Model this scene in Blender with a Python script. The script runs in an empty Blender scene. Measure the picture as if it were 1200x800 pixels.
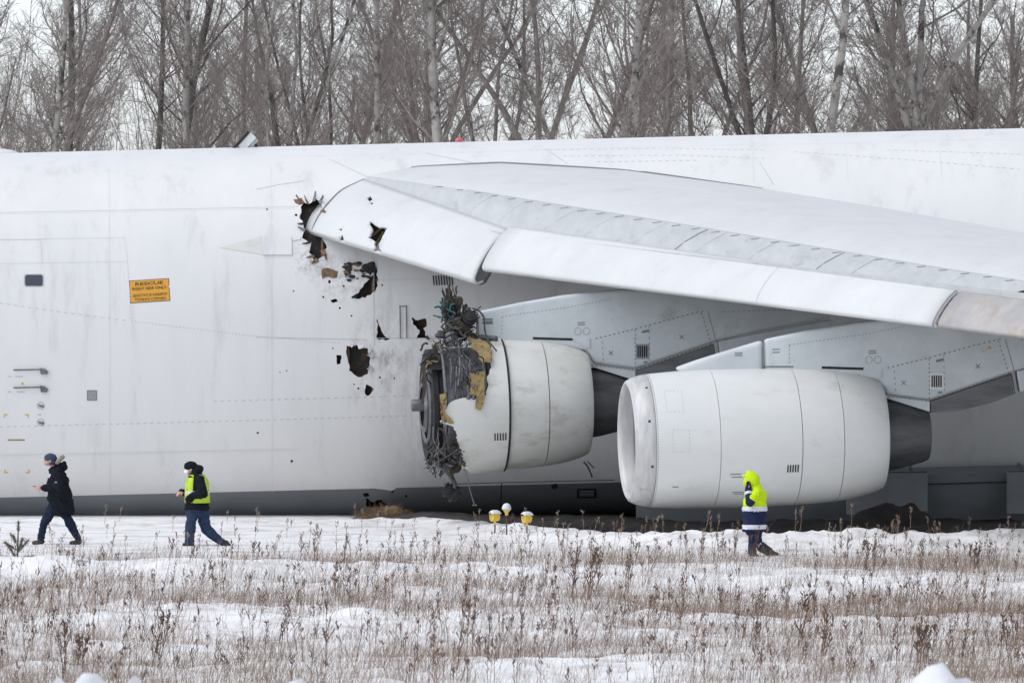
import bpy, bmesh, math, random
import numpy as np
from mathutils import Vector, Matrix
from mathutils.geometry import delaunay_2d_cdt

SC = bpy.context.scene
COL = SC.collection
R = math.radians
rng = np.random.default_rng(7)
random.seed(7)

# ------------------------------------------------------------------ camera, sky, sun
CAM_D, CAM_H, HORIZON, FPX = 150.0, 4.8, 346.0, 7938.0   # camera distance (m), eye height, horizon row and focal length for a 1200 px wide picture
cam = bpy.data.cameras.new("camera")
cam_ob = bpy.data.objects.new("camera", cam)
COL.objects.link(cam_ob)
cam_ob.location = (0, -CAM_D, CAM_H)
cam_ob.rotation_euler = (R(90) - math.atan((400 - HORIZON) / FPX), 0, 0)
cam.sensor_width = 36
cam.lens = FPX / 1200 * 36
cam.clip_start = 1
cam.clip_end = 6000
cam.dof.use_dof = True
cam.dof.focus_distance = 138
cam.dof.aperture_fstop = 9
SC.camera = cam_ob

SUN_EL, SUN_AZ = R(56), R(-110)          # azimuth clockwise from +Y: beyond the wood, veiled by cloud
world = bpy.data.worlds.new("World")
SC.world = world
world.use_nodes = True
wn = world.node_tree
for n in list(wn.nodes):
    wn.nodes.remove(n)
w_out = wn.nodes.new("ShaderNodeOutputWorld")
w_bg = wn.nodes.new("ShaderNodeBackground")
w_hsv = wn.nodes.new("ShaderNodeHueSaturation")
w_sky = wn.nodes.new("ShaderNodeTexSky")
w_sky.sky_type = 'NISHITA'
w_sky.sun_disc = False
w_sky.sun_elevation = SUN_EL
w_sky.sun_rotation = SUN_AZ
w_sky.air_density = 1.0
w_sky.dust_density = 4.0
w_sky.altitude = 1500
w_sky.ozone_density = 6
w_hsv.inputs["Saturation"].default_value = 0.28
w_bg.inputs["Strength"].default_value = 0.15
wn.links.new(w_sky.outputs[0], w_hsv.inputs["Color"])
wn.links.new(w_hsv.outputs[0], w_bg.inputs["Color"])
wn.links.new(w_bg.outputs[0], w_out.inputs["Surface"])

sun = bpy.data.lights.new("sun", 'SUN')
sun.energy = 0.5
sun.angle = R(40)
sun.color = (1.0, 0.97, 0.93)
sun_ob = bpy.data.objects.new("sun", sun)
COL.objects.link(sun_ob)
sd = Vector((math.sin(SUN_AZ) * math.cos(SUN_EL), math.cos(SUN_AZ) * math.cos(SUN_EL), math.sin(SUN_EL)))
sun_ob.rotation_euler = sd.to_track_quat('Z', 'Y').to_euler()

SC.view_settings.view_transform = 'Standard'
SC.view_settings.look = 'None'
SC.view_settings.gamma = 1
SC.view_settings.exposure = 0.78
SC.cycles.max_bounces = 8

# ------------------------------------------------------------------ helpers
def P(px, py, Y):
    """a point of the place: where the sight line of a pixel of the 1200 x 800 photograph reaches depth Y"""
    d = Y + CAM_D
    return Vector(((px - 600) * d / FPX, Y, CAM_H - (py - HORIZON) * d / FPX))

def to_px(p):
    d = p[1] + CAM_D
    return (600 + p[0] * FPX / d, HORIZON - (p[2] - CAM_H) * FPX / d)

def hash2(ix, iy, s=0):
    h = np.sin(ix * 127.1 + iy * 311.7 + s * 74.7) * 43758.5453
    return h - np.floor(h)

def vnoise(x, y, s=0):
    x = np.asarray(x, float); y = np.asarray(y, float)
    ix, iy = np.floor(x), np.floor(y)
    fx, fy = x - ix, y - iy
    fx = fx * fx * (3 - 2 * fx); fy = fy * fy * (3 - 2 * fy)
    a = hash2(ix, iy, s); b = hash2(ix + 1, iy, s); c = hash2(ix, iy + 1, s); d = hash2(ix + 1, iy + 1, s)
    return (a * (1 - fx) + b * fx) * (1 - fy) + (c * (1 - fx) + d * fx) * fy

class MB:
    """collects shapes; build() links them as ONE mesh object"""
    def __init__(self):
        self.v, self.f, self.m = [], [], []
    def add(self, vs, fs, mi=0):
        o = len(self.v)
        self.v += [tuple(p) for p in vs]
        self.f += [tuple(i + o for i in f) for f in fs]
        self.m += [mi] * len(fs)
        return self
    def box(self, c, s, rot=None, mi=0):
        vs = [Vector((sx * s[0] / 2, sy * s[1] / 2, sz * s[2] / 2)) for sx in (-1, 1) for sy in (-1, 1) for sz in (-1, 1)]
        if rot is not None:
            vs = [rot @ v for v in vs]
        c = Vector(c)
        return self.add([v + c for v in vs], [(0, 1, 3, 2), (4, 6, 7, 5), (0, 4, 5, 1), (2, 3, 7, 6), (0, 2, 6, 4), (1, 5, 7, 3)], mi)
    def tube(self, pts, rad, n=6, mi=0, cap=True):
        pts = [Vector(p) for p in pts]
        k = len(pts)
        rad = [rad] * k if isinstance(rad, (int, float)) else rad
        t0 = (pts[1] - pts[0]).normalized()
        up = Vector((0, 0, 1)) if abs(t0.z) < 0.9 else Vector((1, 0, 0))
        nrm = t0.cross(up).normalized()
        vs, fs = [], []
        for i, p in enumerate(pts):
            t = (pts[min(i + 1, k - 1)] - pts[max(i - 1, 0)]).normalized()
            nrm = (nrm - t * nrm.dot(t))
            nrm = nrm.normalized() if nrm.length > 1e-6 else t.orthogonal().normalized()
            b = t.cross(nrm)
            for j in range(n):
                a = 2 * math.pi * j / n
                vs.append(p + (nrm * math.cos(a) + b * math.sin(a)) * rad[i])
        for i in range(k - 1):
            for j in range(n):
                j2 = (j + 1) % n
                fs.append((i * n + j, i * n + j2, (i + 1) * n + j2, (i + 1) * n + j))
        if cap:
            fs.append(tuple(range(n - 1, -1, -1)))
            fs.append(tuple((k - 1) * n + j for j in range(n)))
        return self.add(vs, fs, mi)
    def lathe(self, prof, fn, n=48, mi=0, a0=0.0, a1=2 * math.pi, closed=False):
        """prof: (x, r) along local x; fn maps local to world; angle 0 = up, 90 degrees = towards the camera"""
        full = abs(a1 - a0 - 2 * math.pi) < 1e-6
        m = n if full else n + 1
        vs = []
        for (x, r) in prof:
            for j in range(m):
                a = a0 + (a1 - a0) * j / n
                vs.append(fn((x, -r * math.sin(a), r * math.cos(a))))
        fs = []
        kk = len(prof)
        for i in range(kk if closed else kk - 1):
            i2 = (i + 1) % kk
            for j in range(n):
                j2 = (j + 1) % m if full else j + 1
                fs.append((i * m + j, i2 * m + j, i2 * m + j2, i * m + j2))
        return self.add(vs, fs, mi)
    def rings(self, rings, mi=0, cap=True):
        n = len(rings[0]); vs = [p for r in rings for p in r]; fs = []
        for i in range(len(rings) - 1):
            for j in range(n):
                j2 = (j + 1) % n
                fs.append((i * n + j, i * n + j2, (i + 1) * n + j2, (i + 1) * n + j))
        if cap:
            fs.append(tuple(range(n - 1, -1, -1))); fs.append(tuple((len(rings) - 1) * n + j for j in range(n)))
        return self.add(vs, fs, mi)
    def capsule(self, p0, p1, r0, r1, n=12, mi=0):
        p0, p1 = Vector(p0), Vector(p1)
        t = (p1 - p0).normalized() if (p1 - p0).length > 1e-6 else Vector((0, 0, 1))
        pts, rad = [], []
        for k in range(5):
            a = math.pi / 2 * (1 - k / 4)
            pts.append(p0 - t * r0 * math.sin(a)); rad.append(max(r0 * math.cos(a), 1e-4))
        for k in range(5):
            a = math.pi / 2 * (k / 4)
            pts.append(p1 + t * r1 * math.sin(a)); rad.append(max(r1 * math.cos(a), 1e-4))
        return self.tube(pts, rad, n, mi)
    def ellipsoid(self, c, r, rot=None, n=14, mi=0):
        c = Vector(c); rings = []
        for i in range(1, 9):
            a = math.pi * i / 9
            ring = []
            for j in range(n):
                b = 2 * math.pi * j / n
                v = Vector((r[0] * math.sin(a) * math.cos(b), r[1] * math.sin(a) * math.sin(b), r[2] * math.cos(a)))
                ring.append((rot @ v if rot is not None else v) + c)
            rings.append(ring)
        return self.rings(rings, mi)
    def prism(self, poly, y0, y1, mi=0):
        """outline in (x, z), extruded from depth y0 to y1"""
        n = len(poly)
        vs = [(x, y0, z) for x, z in poly] + [(x, y1, z) for x, z in poly]
        fs = [tuple(range(n)), tuple(range(2 * n - 1, n - 1, -1))] + [(i, i + n, (i + 1) % n + n, (i + 1) % n) for i in range(n)]
        return self.add(vs, fs, mi)
    def build(self, name, mats, parent=None, smooth=False, angle=None, fix=True, bevel=0):
        if not isinstance(mats, (list, tuple)):
            mats = [mats]
        me = bpy.data.meshes.new(name)
        me.from_pydata(self.v, [], self.f)
        for m in mats:
            me.materials.append(m)
        if len(mats) > 1:
            me.polygons.foreach_set("material_index", np.array(self.m, dtype=np.int32))
        if fix:
            bm = bmesh.new(); bm.from_mesh(me)
            bmesh.ops.recalc_face_normals(bm, faces=bm.faces)
            bm.to_mesh(me); bm.free()
        if smooth or angle is not None:
            me.polygons.foreach_set("use_smooth", [True] * len(me.polygons))
            if angle is not None:
                me.set_sharp_from_angle(angle=R(angle))
        o = bpy.data.objects.new(name, me)
        COL.objects.link(o)
        if parent is not None:
            attach(o, parent)
        if bevel:
            md = o.modifiers.new("edge", 'BEVEL'); md.width = bevel; md.segments = 3; md.limit_method = 'ANGLE'
        return o

def attach(o, parent):
    o.parent = parent
    o.matrix_parent_inverse = Matrix.Translation(-WORLD_LOC.get(parent.name, Vector((0, 0, 0))))
WORLD_LOC = {}

def tag(o, label=None, cat=None, group=None, kind=None):
    if label: o["label"] = label
    if cat: o["category"] = cat
    if group: o["group"] = group
    if kind: o["kind"] = kind
    return o

def thing(name, loc, label, cat, group=None):
    o = bpy.data.objects.new(name, None)
    o.empty_display_size = 0.3
    COL.objects.link(o)
    o.location = loc
    WORLD_LOC[o.name] = Vector(loc)
    return tag(o, label, cat, group)

def np_mesh(name, V, F, mats, mi=None, smooth=False):
    V = np.asarray(V, np.float32); F = np.asarray(F, np.int32)
    me = bpy.data.meshes.new(name)
    k = F.shape[1]
    me.vertices.add(len(V)); me.vertices.foreach_set("co", V.ravel())
    me.loops.add(F.size); me.loops.foreach_set("vertex_index", F.ravel())
    me.polygons.add(len(F))
    me.polygons.foreach_set("loop_start", np.arange(len(F), dtype=np.int32) * k)
    for m in (mats if isinstance(mats, (list, tuple)) else [mats]):
        me.materials.append(m)
    if mi is not None:
        me.polygons.foreach_set("material_index", np.asarray(mi, np.int32))
    me.polygons.foreach_set("use_smooth", np.full(len(F), smooth))
    me.update(calc_edges=True)
    me.validate()
    return me

def link(name, me, parent=None):
    o = bpy.data.objects.new(name, me)
    COL.objects.link(o)
    if parent is not None:
        attach(o, parent)
    return o

def seg_arrays(P0, P1, R0, R1, sides=3):
    """many separate thin tapered tubes at once -> vertices, quads"""
    P0 = np.asarray(P0, float); P1 = np.asarray(P1, float)
    T = P1 - P0
    T /= np.maximum(np.linalg.norm(T, axis=1, keepdims=True), 1e-9)
    up = np.where(np.abs(T[:, 2:3]) < 0.9, np.array([[0, 0, 1.0]]), np.array([[1.0, 0, 0]]))
    N = np.cross(T, up); N /= np.maximum(np.linalg.norm(N, axis=1, keepdims=True), 1e-9)
    B = np.cross(T, N)
    n = len(P0)
    V = np.empty((n, 2 * sides, 3))
    for j in range(sides):
        a = 2 * math.pi * j / sides
        d = N * math.cos(a) + B * math.sin(a)
        V[:, j] = P0 + d * np.asarray(R0)[:, None]
        V[:, sides + j] = P1 + d * np.asarray(R1)[:, None]
    base = np.arange(n)[:, None] * (2 * sides)
    Fs = [np.concatenate([base + j, base + (j + 1) % sides, base + sides + (j + 1) % sides, base + sides + j], 1) for j in range(sides)]
    return V.reshape(-1, 3), np.concatenate(Fs, 0)

def in_poly(x, y, poly):
    ins = False
    n = len(poly)
    j = n - 1
    for i in range(n):
        xi, yi = poly[i]; xj, yj = poly[j]
        if (yi > y) != (yj > y) and x < (xj - xi) * (y - yi) / (yj - yi) + xi:
            ins = not ins
        j = i
    return ins

# ------------------------------------------------------------------ materials
def material(name, c1, c2=None, rough=0.6, metal=0.0, scale=3.0, stretch=(1, 1, 1), lo=0.35, hi=0.65, bump=0.0, bscale=20.0, c3=None, s3=0.6, t3=(0.62, 0.75), spec=None, detail=6):
    """principled material; c1-c2 mixed by object-space noise, c3 = sparse second layer (dirt, lichen)"""
    m = bpy.data.materials.new(name); m.use_nodes = True
    nt = m.node_tree; N = nt.nodes; L = nt.links
    b = N["Principled BSDF"]
    b.inputs["Roughness"].default_value = rough
    b.inputs["Metallic"].default_value = metal
    if spec is not None:
        b.inputs["Specular IOR Level"].default_value = spec
    b.inputs["Base Color"].default_value = (*c1, 1)
    tc = N.new("ShaderNodeTexCoord")
    mp = N.new("ShaderNodeMapping"); mp.inputs["Scale"].default_value = stretch
    L.new(tc.outputs["Object"], mp.inputs["Vector"])
    col = None
    if c2 is not None:
        nz = N.new("ShaderNodeTexNoise"); nz.inputs["Scale"].default_value = scale; nz.inputs["Detail"].default_value = detail
        nz.inputs["Roughness"].default_value = 0.65
        L.new(mp.outputs[0], nz.inputs["Vector"])
        rp = N.new("ShaderNodeValToRGB")
        rp.color_ramp.elements[0].position = lo; rp.color_ramp.elements[0].color = (*c1, 1)
        rp.color_ramp.elements[1].position = hi; rp.color_ramp.elements[1].color = (*c2, 1)
        L.new(nz.outputs["Fac"], rp.inputs[0])
        col = rp.outputs[0]
    if c3 is not None:
        n3 = N.new("ShaderNodeTexNoise"); n3.inputs["Scale"].default_value = s3; n3.inputs["Detail"].default_value = 10
        n3.inputs["Roughness"].default_value = 0.7
        L.new(mp.outputs[0], n3.inputs["Vector"])
        r3 = N.new("ShaderNodeMapRange"); r3.inputs[1].default_value = t3[0]; r3.inputs[2].default_value = t3[1]
        L.new(n3.outputs["Fac"], r3.inputs[0])
        mx = N.new("ShaderNodeMix"); mx.data_type = 'RGBA'
        L.new(r3.outputs[0], mx.inputs[0])
        if col is not None: L.new(col, mx.inputs[6])
        else: mx.inputs[6].default_value = (*c1, 1)
        mx.inputs[7].default_value = (*c3, 1)
        col = mx.outputs[2]
    if col is not None:
        L.new(col, b.inputs["Base Color"])
    if bump:
        nb = N.new("ShaderNodeTexNoise"); nb.inputs["Scale"].default_value = bscale; nb.inputs["Detail"].default_value = 6
        L.new(tc.outputs["Object"], nb.inputs["Vector"])
        bp = N.new("ShaderNodeBump"); bp.inputs["Strength"].default_value = bump; bp.inputs["Distance"].default_value = 0.02
        L.new(nb.outputs["Fac"], bp.inputs["Height"]); L.new(bp.outputs[0], b.inputs["Normal"])
    return m

M = {}
M['paint'] = material("white_grey_aircraft_paint", (.755, .75, .735), (.68, .68, .67), rough=.36, scale=.55, stretch=(1.6, 1, .28), lo=.3, hi=.75, bump=.10, bscale=1.1, c3=(.52, .51, .49), s3=1.1, t3=(.55, .85))
def stained(m, centre, radius, col, amount, s_scale, stretch=(1, 1, 1)):
    nt = m.node_tree; N = nt.nodes; L = nt.links; b = N["Principled BSDF"]
    src = b.inputs["Base Color"].links[0].from_socket
    tc = N.new("ShaderNodeTexCoord")
    mp = N.new("ShaderNodeMapping"); mp.vector_type = 'TEXTURE'; mp.inputs["Location"].default_value = centre; mp.inputs["Scale"].default_value = radius
    L.new(tc.outputs["Object"], mp.inputs["Vector"])
    gr = N.new("ShaderNodeTexGradient"); gr.gradient_type = 'SPHERICAL'; L.new(mp.outputs[0], gr.inputs[0])
    m2 = N.new("ShaderNodeMapping"); m2.inputs["Scale"].default_value = stretch; L.new(tc.outputs["Object"], m2.inputs["Vector"])
    nz = N.new("ShaderNodeTexNoise"); nz.inputs["Scale"].default_value = s_scale; nz.inputs["Detail"].default_value = 12; nz.inputs["Roughness"].default_value = .75
    L.new(m2.outputs[0], nz.inputs["Vector"])
    mr = N.new("ShaderNodeMapRange"); mr.inputs[1].default_value = .45; mr.inputs[2].default_value = .75; L.new(nz.outputs["Fac"], mr.inputs[0])
    mu = N.new("ShaderNodeMath"); mu.operation = 'MULTIPLY'; L.new(gr.outputs["Fac"], mu.inputs[0]); L.new(mr.outputs[0], mu.inputs[1])
    m3 = N.new("ShaderNodeMath"); m3.operation = 'MULTIPLY'; m3.use_clamp = True; L.new(mu.outputs[0], m3.inputs[0]); m3.inputs[1].default_value = amount
    mx = N.new("ShaderNodeMix"); mx.data_type = 'RGBA'; L.new(m3.outputs[0], mx.inputs[0]); L.new(src, mx.inputs[6]); mx.inputs[7].default_value = (*col, 1)
    L.new(mx.outputs[2], b.inputs["Base Color"])
    return m
for c_, r_, a_, sc_, st_ in (((-2.75, -3.5, 3.4), (.95, 3, 1.5), 1.15, 5.0, (1, 1, .5)), ((-3.6, -3.5, 5.2), (.8, 3, .7), 1.1, 7.0, (1, 1, 1)), ((-1.9, -3.5, 2.3), (1.0, 3, 2.0), 0.6, 4.0, (2, 1, .35)), ((-4.3, -3.2, 5.6), (.55, 3, .6), 1.8, 8.0, (1, 1, 1))):
    stained(M['paint'], c_, r_, (.13, .12, .11), a_, sc_, st_)
M['wing_paint'] = material("white_wing_paint", (.65, .655, .65), (.575, .585, .585), rough=.5, scale=.8, lo=.3, hi=.75, c3=(.44, .44, .43), s3=1.6, t3=(.60, .86))
M['band'] = material("grey_leading_edge_paint", (.53, .545, .545), (.44, .455, .455), rough=.48, scale=1.6, stretch=(1.8, .6, 1), lo=.35, hi=.7, c3=(.25, .25, .25), s3=1.3, t3=(.58, .8))
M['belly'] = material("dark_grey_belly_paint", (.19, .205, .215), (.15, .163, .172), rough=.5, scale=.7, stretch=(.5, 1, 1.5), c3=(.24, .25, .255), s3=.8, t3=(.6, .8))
M['nacelle'] = material("nacelle_paint", (.72, .725, .705), (.64, .65, .63), rough=.28, scale=1.2, stretch=(.5, 1, 1), lo=.3, hi=.72, bump=.04, bscale=2, c3=(.47, .46, .42), s3=1.5, t3=(.58, .84))
M['nacelle_dull'] = material("soot_filmed_nacelle_paint", (.72, .725, .69), (.60, .595, .55), rough=.32, scale=1.2, stretch=(.5, 1, 1), lo=.3, hi=.72, c3=(.38, .34, .26), s3=1.6, t3=(.53, .76))
M['pylon'] = material("pylon_paint", (.60, .635, .645), (.50, .535, .545), rough=.45, scale=1.1, c3=(.36, .37, .37), s3=2.0, t3=(.58, .8))
M['heat'] = material("heat_stained_metal", (.15, .153, .158), (.085, .088, .092), rough=.45, metal=.35, scale=2.5, stretch=(.4, 1, 2.2))
M['lip'] = material("bare_aluminium_lip", (.58, .575, .565), (.46, .455, .45), rough=.42, metal=.15, scale=3.0, stretch=(3, 1, .6), c3=(.30, .29, .28), s3=2, t3=(.56, .76))
M['worn'] = material("worn_bare_slat", (.47, .435, .40), (.36, .355, .355), rough=.5, metal=.2, scale=2.6, c3=(.40, .29, .215), s3=2.2, t3=(.54, .72))
M['seam'] = material("panel_gap_sealant", (.20, .205, .21), rough=.7)
M['seam_light'] = material("filled_panel_gap", (.50, .515, .525), (.40, .41, .42), rough=.7, scale=6)
M['black'] = material("sooty_black", (.012, .012, .013), (.03, .028, .027), rough=.8, scale=8)
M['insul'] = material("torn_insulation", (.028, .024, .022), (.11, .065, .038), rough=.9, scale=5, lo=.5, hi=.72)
M['primer'] = material("brown_primer_and_foam", (.26, .155, .09), (.10, .065, .045), rough=.85, scale=12)
M['composite'] = material("torn_tan_composite", (.36, .265, .11), (.22, .16, .07), rough=.85, scale=9, lo=.4, hi=.62, c3=(.07, .05, .035), s3=7, t3=(.54, .64))
M['duct'] = material("grey_fan_casing", (.21, .215, .225), (.10, .10, .105), rough=.5, metal=.45, scale=4, stretch=(3, 1, .7), c3=(.04, .035, .03), s3=5, t3=(.5, .66))
M['steel'] = material("dull_steel", (.20, .205, .215), (.09, .09, .095), rough=.45, metal=.6, scale=6)
M['cable_grey'] = material("pale_braided_cable", (.22, .22, .23), (.09, .09, .095), rough=.5, metal=.3, scale=25)
M['cable_dark'] = material("black_cable", (.03, .03, .033), (.06, .055, .05), rough=.6, scale=12)
M['teal'] = material("teal_cable_sleeve", (.04, .15, .16), (.02, .08, .09), rough=.7, scale=12)
M['rust'] = material("scorched_brown_wiring", (.075, .055, .035), (.03, .025, .02), rough=.85, scale=15)
M['yellow'] = material("yellow_paint", (.62, .42, .05), rough=.6)
M['sign'] = material("orange_yellow_decal", (.72, .36, .03), (.66, .32, .03), rough=.5, scale=5)
M['print'] = material("dark_lettering", (.09, .03, .015), rough=.6)
M['glass'] = material("dark_window_glass", (.05, .055, .075), rough=.08)
M['alu'] = material("grey_plate", (.30, .31, .32), (.24, .25, .26), rough=.5, scale=20)
M['pink'] = material("red_pink_beacon_glass", (.65, .10, .14), rough=.25)
M['soil'] = material("dark_wet_soil", (.022, .020, .020), (.045, .038, .034), rough=.95, scale=3, bump=.6, bscale=8)
M['straw'] = material("dry_straw", (.20, .13, .075), (.12, .08, .05), rough=.9, scale=6)
M['weed'] = material("dry_weed_stalks", (.17, .103, .072), (.085, .055, .044), rough=.95, scale=1.2, spec=.1)
M['grass'] = material("bleached_dry_grass", (.36, .275, .205), (.21, .158, .122), rough=.95, scale=.8, spec=.1)
M['bark'] = material("grey_brown_bark", (.27, .235, .205), (.12, .105, .095), rough=.95, scale=3.5, stretch=(2, 2, .7), bump=.6, bscale=6, c3=(.36, .33, .30), s3=2.6, t3=(.54, .66))
M['bark_pale'] = material("pale_birch_bark", (.40, .375, .345), (.26, .24, .22), rough=.9, scale=2.4, stretch=(1, 1, 1), c3=(.075, .065, .06), s3=2.2, t3=(.50, .58), bump=.4, bscale=6)
M['bark_dark'] = material("dark_bark", (.12, .105, .095), (.06, .054, .05), rough=.95, scale=3.5, stretch=(2, 2, .7))
M['twig'] = material("grey_brown_twigs", (.28, .24, .215), (.175, .152, .14), rough=.95, scale=.6)
M['needle'] = material("dull_pine_needles", (.075, .085, .035), (.11, .09, .045), rough=.8, scale=6)
M['cloth_black'] = material("black_padded_cloth", (.008, .010, .014), (.016, .018, .024), rough=.9, scale=14, bump=.3, bscale=18, spec=.08)
M['denim'] = material("dark_blue_denim", (.012, .018, .038), (.024, .033, .058), rough=.9, scale=12, spec=.08)
M['denim_blue'] = material("blue_denim", (.022, .036, .075), (.04, .06, .105), rough=.9, scale=10, spec=.1)  # lighter blue cloth, used for the vest wearer's jeans
M['navy'] = material("navy_workwear", (.015, .020, .055), (.024, .030, .072), rough=.9, scale=10, bump=.3, bscale=14, spec=.1)
M['hivis'] = material("fluorescent_yellow_cloth", (.60, .80, .015), (.50, .70, .015), rough=.8, scale=6, bump=.4, bscale=12, spec=.1)
M['vest'] = material("lime_yellow_vest", (.48, .66, .06), (.40, .57, .05), rough=.8, scale=8, bump=.3, bscale=14, spec=.1)
M['reflective'] = material("silver_reflective_tape", (.62, .64, .68), rough=.35, metal=.2)
M['skin'] = material("skin", (.55, .30, .23), (.48, .25, .19), rough=.55, scale=15)
M['mask'] = material("white_face_mask", (.78, .80, .82), rough=.8)
M['knit'] = material("blue_grey_knit", (.05, .065, .12), (.035, .045, .085), rough=.9, scale=30, bump=.4, bscale=60)
M['fur'] = material("beige_fur_trim", (.34, .29, .25), (.22, .19, .16), rough=.95, scale=30, bump=.8, bscale=50)
M['boot'] = material("dark_boot_leather", (.018, .017, .018), rough=.6)
M['boot_sole'] = material("grey_snowy_sole", (.3, .3, .31), (.15, .15, .16), rough=.8, scale=20)
M['lamp_yellow'] = material("yellow_lamp_housing", (.74, .52, .09), (.66, .44, .07), rough=.5, scale=10)
M['pole'] = material("plum_painted_pole", (.075, .04, .06), rough=.6)
M['snowcap'] = material("settled_snow", (.72, .73, .745), (.66, .67, .69), rough=.8, scale=5, bump=.4, bscale=12)

M['door'] = material("grey_gear_door_paint", (.21, .225, .235), (.17, .18, .19), rough=.5, scale=1.3)

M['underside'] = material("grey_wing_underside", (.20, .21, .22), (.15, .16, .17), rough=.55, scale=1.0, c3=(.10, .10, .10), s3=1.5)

M['duct_wall'] = material("grey_inlet_duct_lining", (.40, .405, .41), (.32, .325, .33), rough=.55, scale=3, stretch=(3, 1, .6))

def snow_material():
    m = bpy.data.materials.new("crusted_snow"); m.use_nodes = True
    nt = m.node_tree; N = nt.nodes; L = nt.links
    b = N["Principled BSDF"]; b.inputs["Roughness"].default_value = .75
    b.inputs["Specular IOR Level"].default_value = .25
    tc = N.new("ShaderNodeTexCoord")
    n1 = N.new("ShaderNodeTexNoise"); n1.inputs["Scale"].default_value = 1.1; n1.inputs["Detail"].default_value = 10; n1.inputs["Roughness"].default_value = .72
    L.new(tc.outputs["Object"], n1.inputs["Vector"])
    rp = N.new("ShaderNodeValToRGB")
    rp.color_ramp.elements[0].position = .33; rp.color_ramp.elements[0].color = (.48, .45, .43, 1)
    rp.color_ramp.elements[1].position = .52; rp.color_ramp.elements[1].color = (.82, .815, .81, 1)
    L.new(n1.outputs["Fac"], rp.inputs[0]); L.new(rp.outputs[0], b.inputs["Base Color"])
    n2 = N.new("ShaderNodeTexNoise"); n2.inputs["Scale"].default_value = 7; n2.inputs["Detail"].default_value = 8
    L.new(tc.outputs["Object"], n2.inputs["Vector"])
    bp = N.new("ShaderNodeBump"); bp.inputs["Strength"].default_value = .55; bp.inputs["Distance"].default_value = .06
    L.new(n2.outputs["Fac"], bp.inputs["Height"]); L.new(bp.outputs[0], b.inputs["Normal"])
    return m
M['snow'] = snow_material()

# ------------------------------------------------------------------ ground
def crest_line(x):
    t = np.clip((np.asarray(x, float) + 2.5) / 5.5, 0, 1); t = t * t * (3 - 2 * t)
    return -8.5 + t * (-20.5 + 8.5) + .25 * np.sin(np.asarray(x) * 1.3)

def zg(x, y):
    x = np.asarray(x, float); y = np.asarray(y, float)
    yc = crest_line(x)
    front = 1 / (1 + np.exp((y - yc + 1.5) * 1.5))                       # 1 on the near side of the snow edge
    t = np.clip((x + 4) / 8, 0, 1)
    hc = .10 + .19 * t
    z = hc * np.exp(-((y - yc) / 2.0) ** 2) * (1 + .25 * (vnoise(x * .9, y * 0 + 3, 5) - .5) + .45 * (vnoise(x * 2.6, y * 1.5, 9) - .5) + .35 * (vnoise(x * 7, y * 3, 10) - .5))
    z -= .16 * t / (1 + np.exp(-(y - yc - 1.6) * 2)) * np.exp(-np.clip(y - 5, 0, None) ** 2 / 30)
    far = np.clip((y + 26) / -8, 0, 1)
    z += far * (.14 * (vnoise(x / 4.5, y / 4.2, 1) - .5) + .15 * (vnoise(x / 1.5, y / 2.2, 2) - .5) + .14 * (vnoise(x / .75, y / 1.1, 6) - .5))
    z += np.clip(front, 0.05, 1) * (.015 + .06 * far) * (vnoise(x / .42, y / .55, 3) - .5) + front * .05 * far * (vnoise(x / .2, y / .25, 4) - .5)
    z += .30 * np.exp(-((y + 33.5 + .5 * np.sin(x * .8)) / 1.3) ** 2) * np.clip((1.5 - x) / 6, 0, 1)         # low drift on the left
    z += .16 * np.exp(-((x + 7.8) / .55) ** 2 - ((y + 32.8) / .9) ** 2)
    return z

def axis(a, b, fine0, fine1, step, growth=1.25):
    v = list(np.arange(fine0, fine1 + 1e-6, step))
    s = step
    while v[-1] < b: s *= growth; v.append(v[-1] + s)
    s = step
    while v[0] > a: s *= growth; v.insert(0, v[0] - s)
    return np.array(v)

def foot_on(px, py, lo=-40.0, hi=-9.0):
    """depth at which the sight line of a pixel first meets the ground"""
    for Y in np.arange(-60, hi, .1):
        p = P(px, py, Y)
        if p.z <= float(zg(p.x, Y)): return float(Y)
    return hi

gx = axis(-1800, 1800, -13.5, 13.5, .11)
gy = axis(-400, 2500, -70, -6, .12)
GX, GY = np.meshgrid(gx, gy, indexing='ij')
GZ = zg(GX, GY)
nx, ny = GX.shape
idx = np.arange(nx * ny).reshape(nx, ny)
F = np.stack([idx[:-1, :-1], idx[1:, :-1], idx[1:, 1:], idx[:-1, 1:]], -1).reshape(-1, 4)
ground = link("snow_ground", np_mesh("snow_ground", np.stack([GX, GY, GZ], -1).reshape(-1, 3), F, M['snow'], smooth=True))
tag(ground, kind="structure")
# ------------------------------------------------------------------ the aircraft
plane = thing("cargo_aircraft", (0, 0, 0), "huge white cargo aircraft lying on its belly, torn holes beside its wing root", "airplane")

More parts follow.
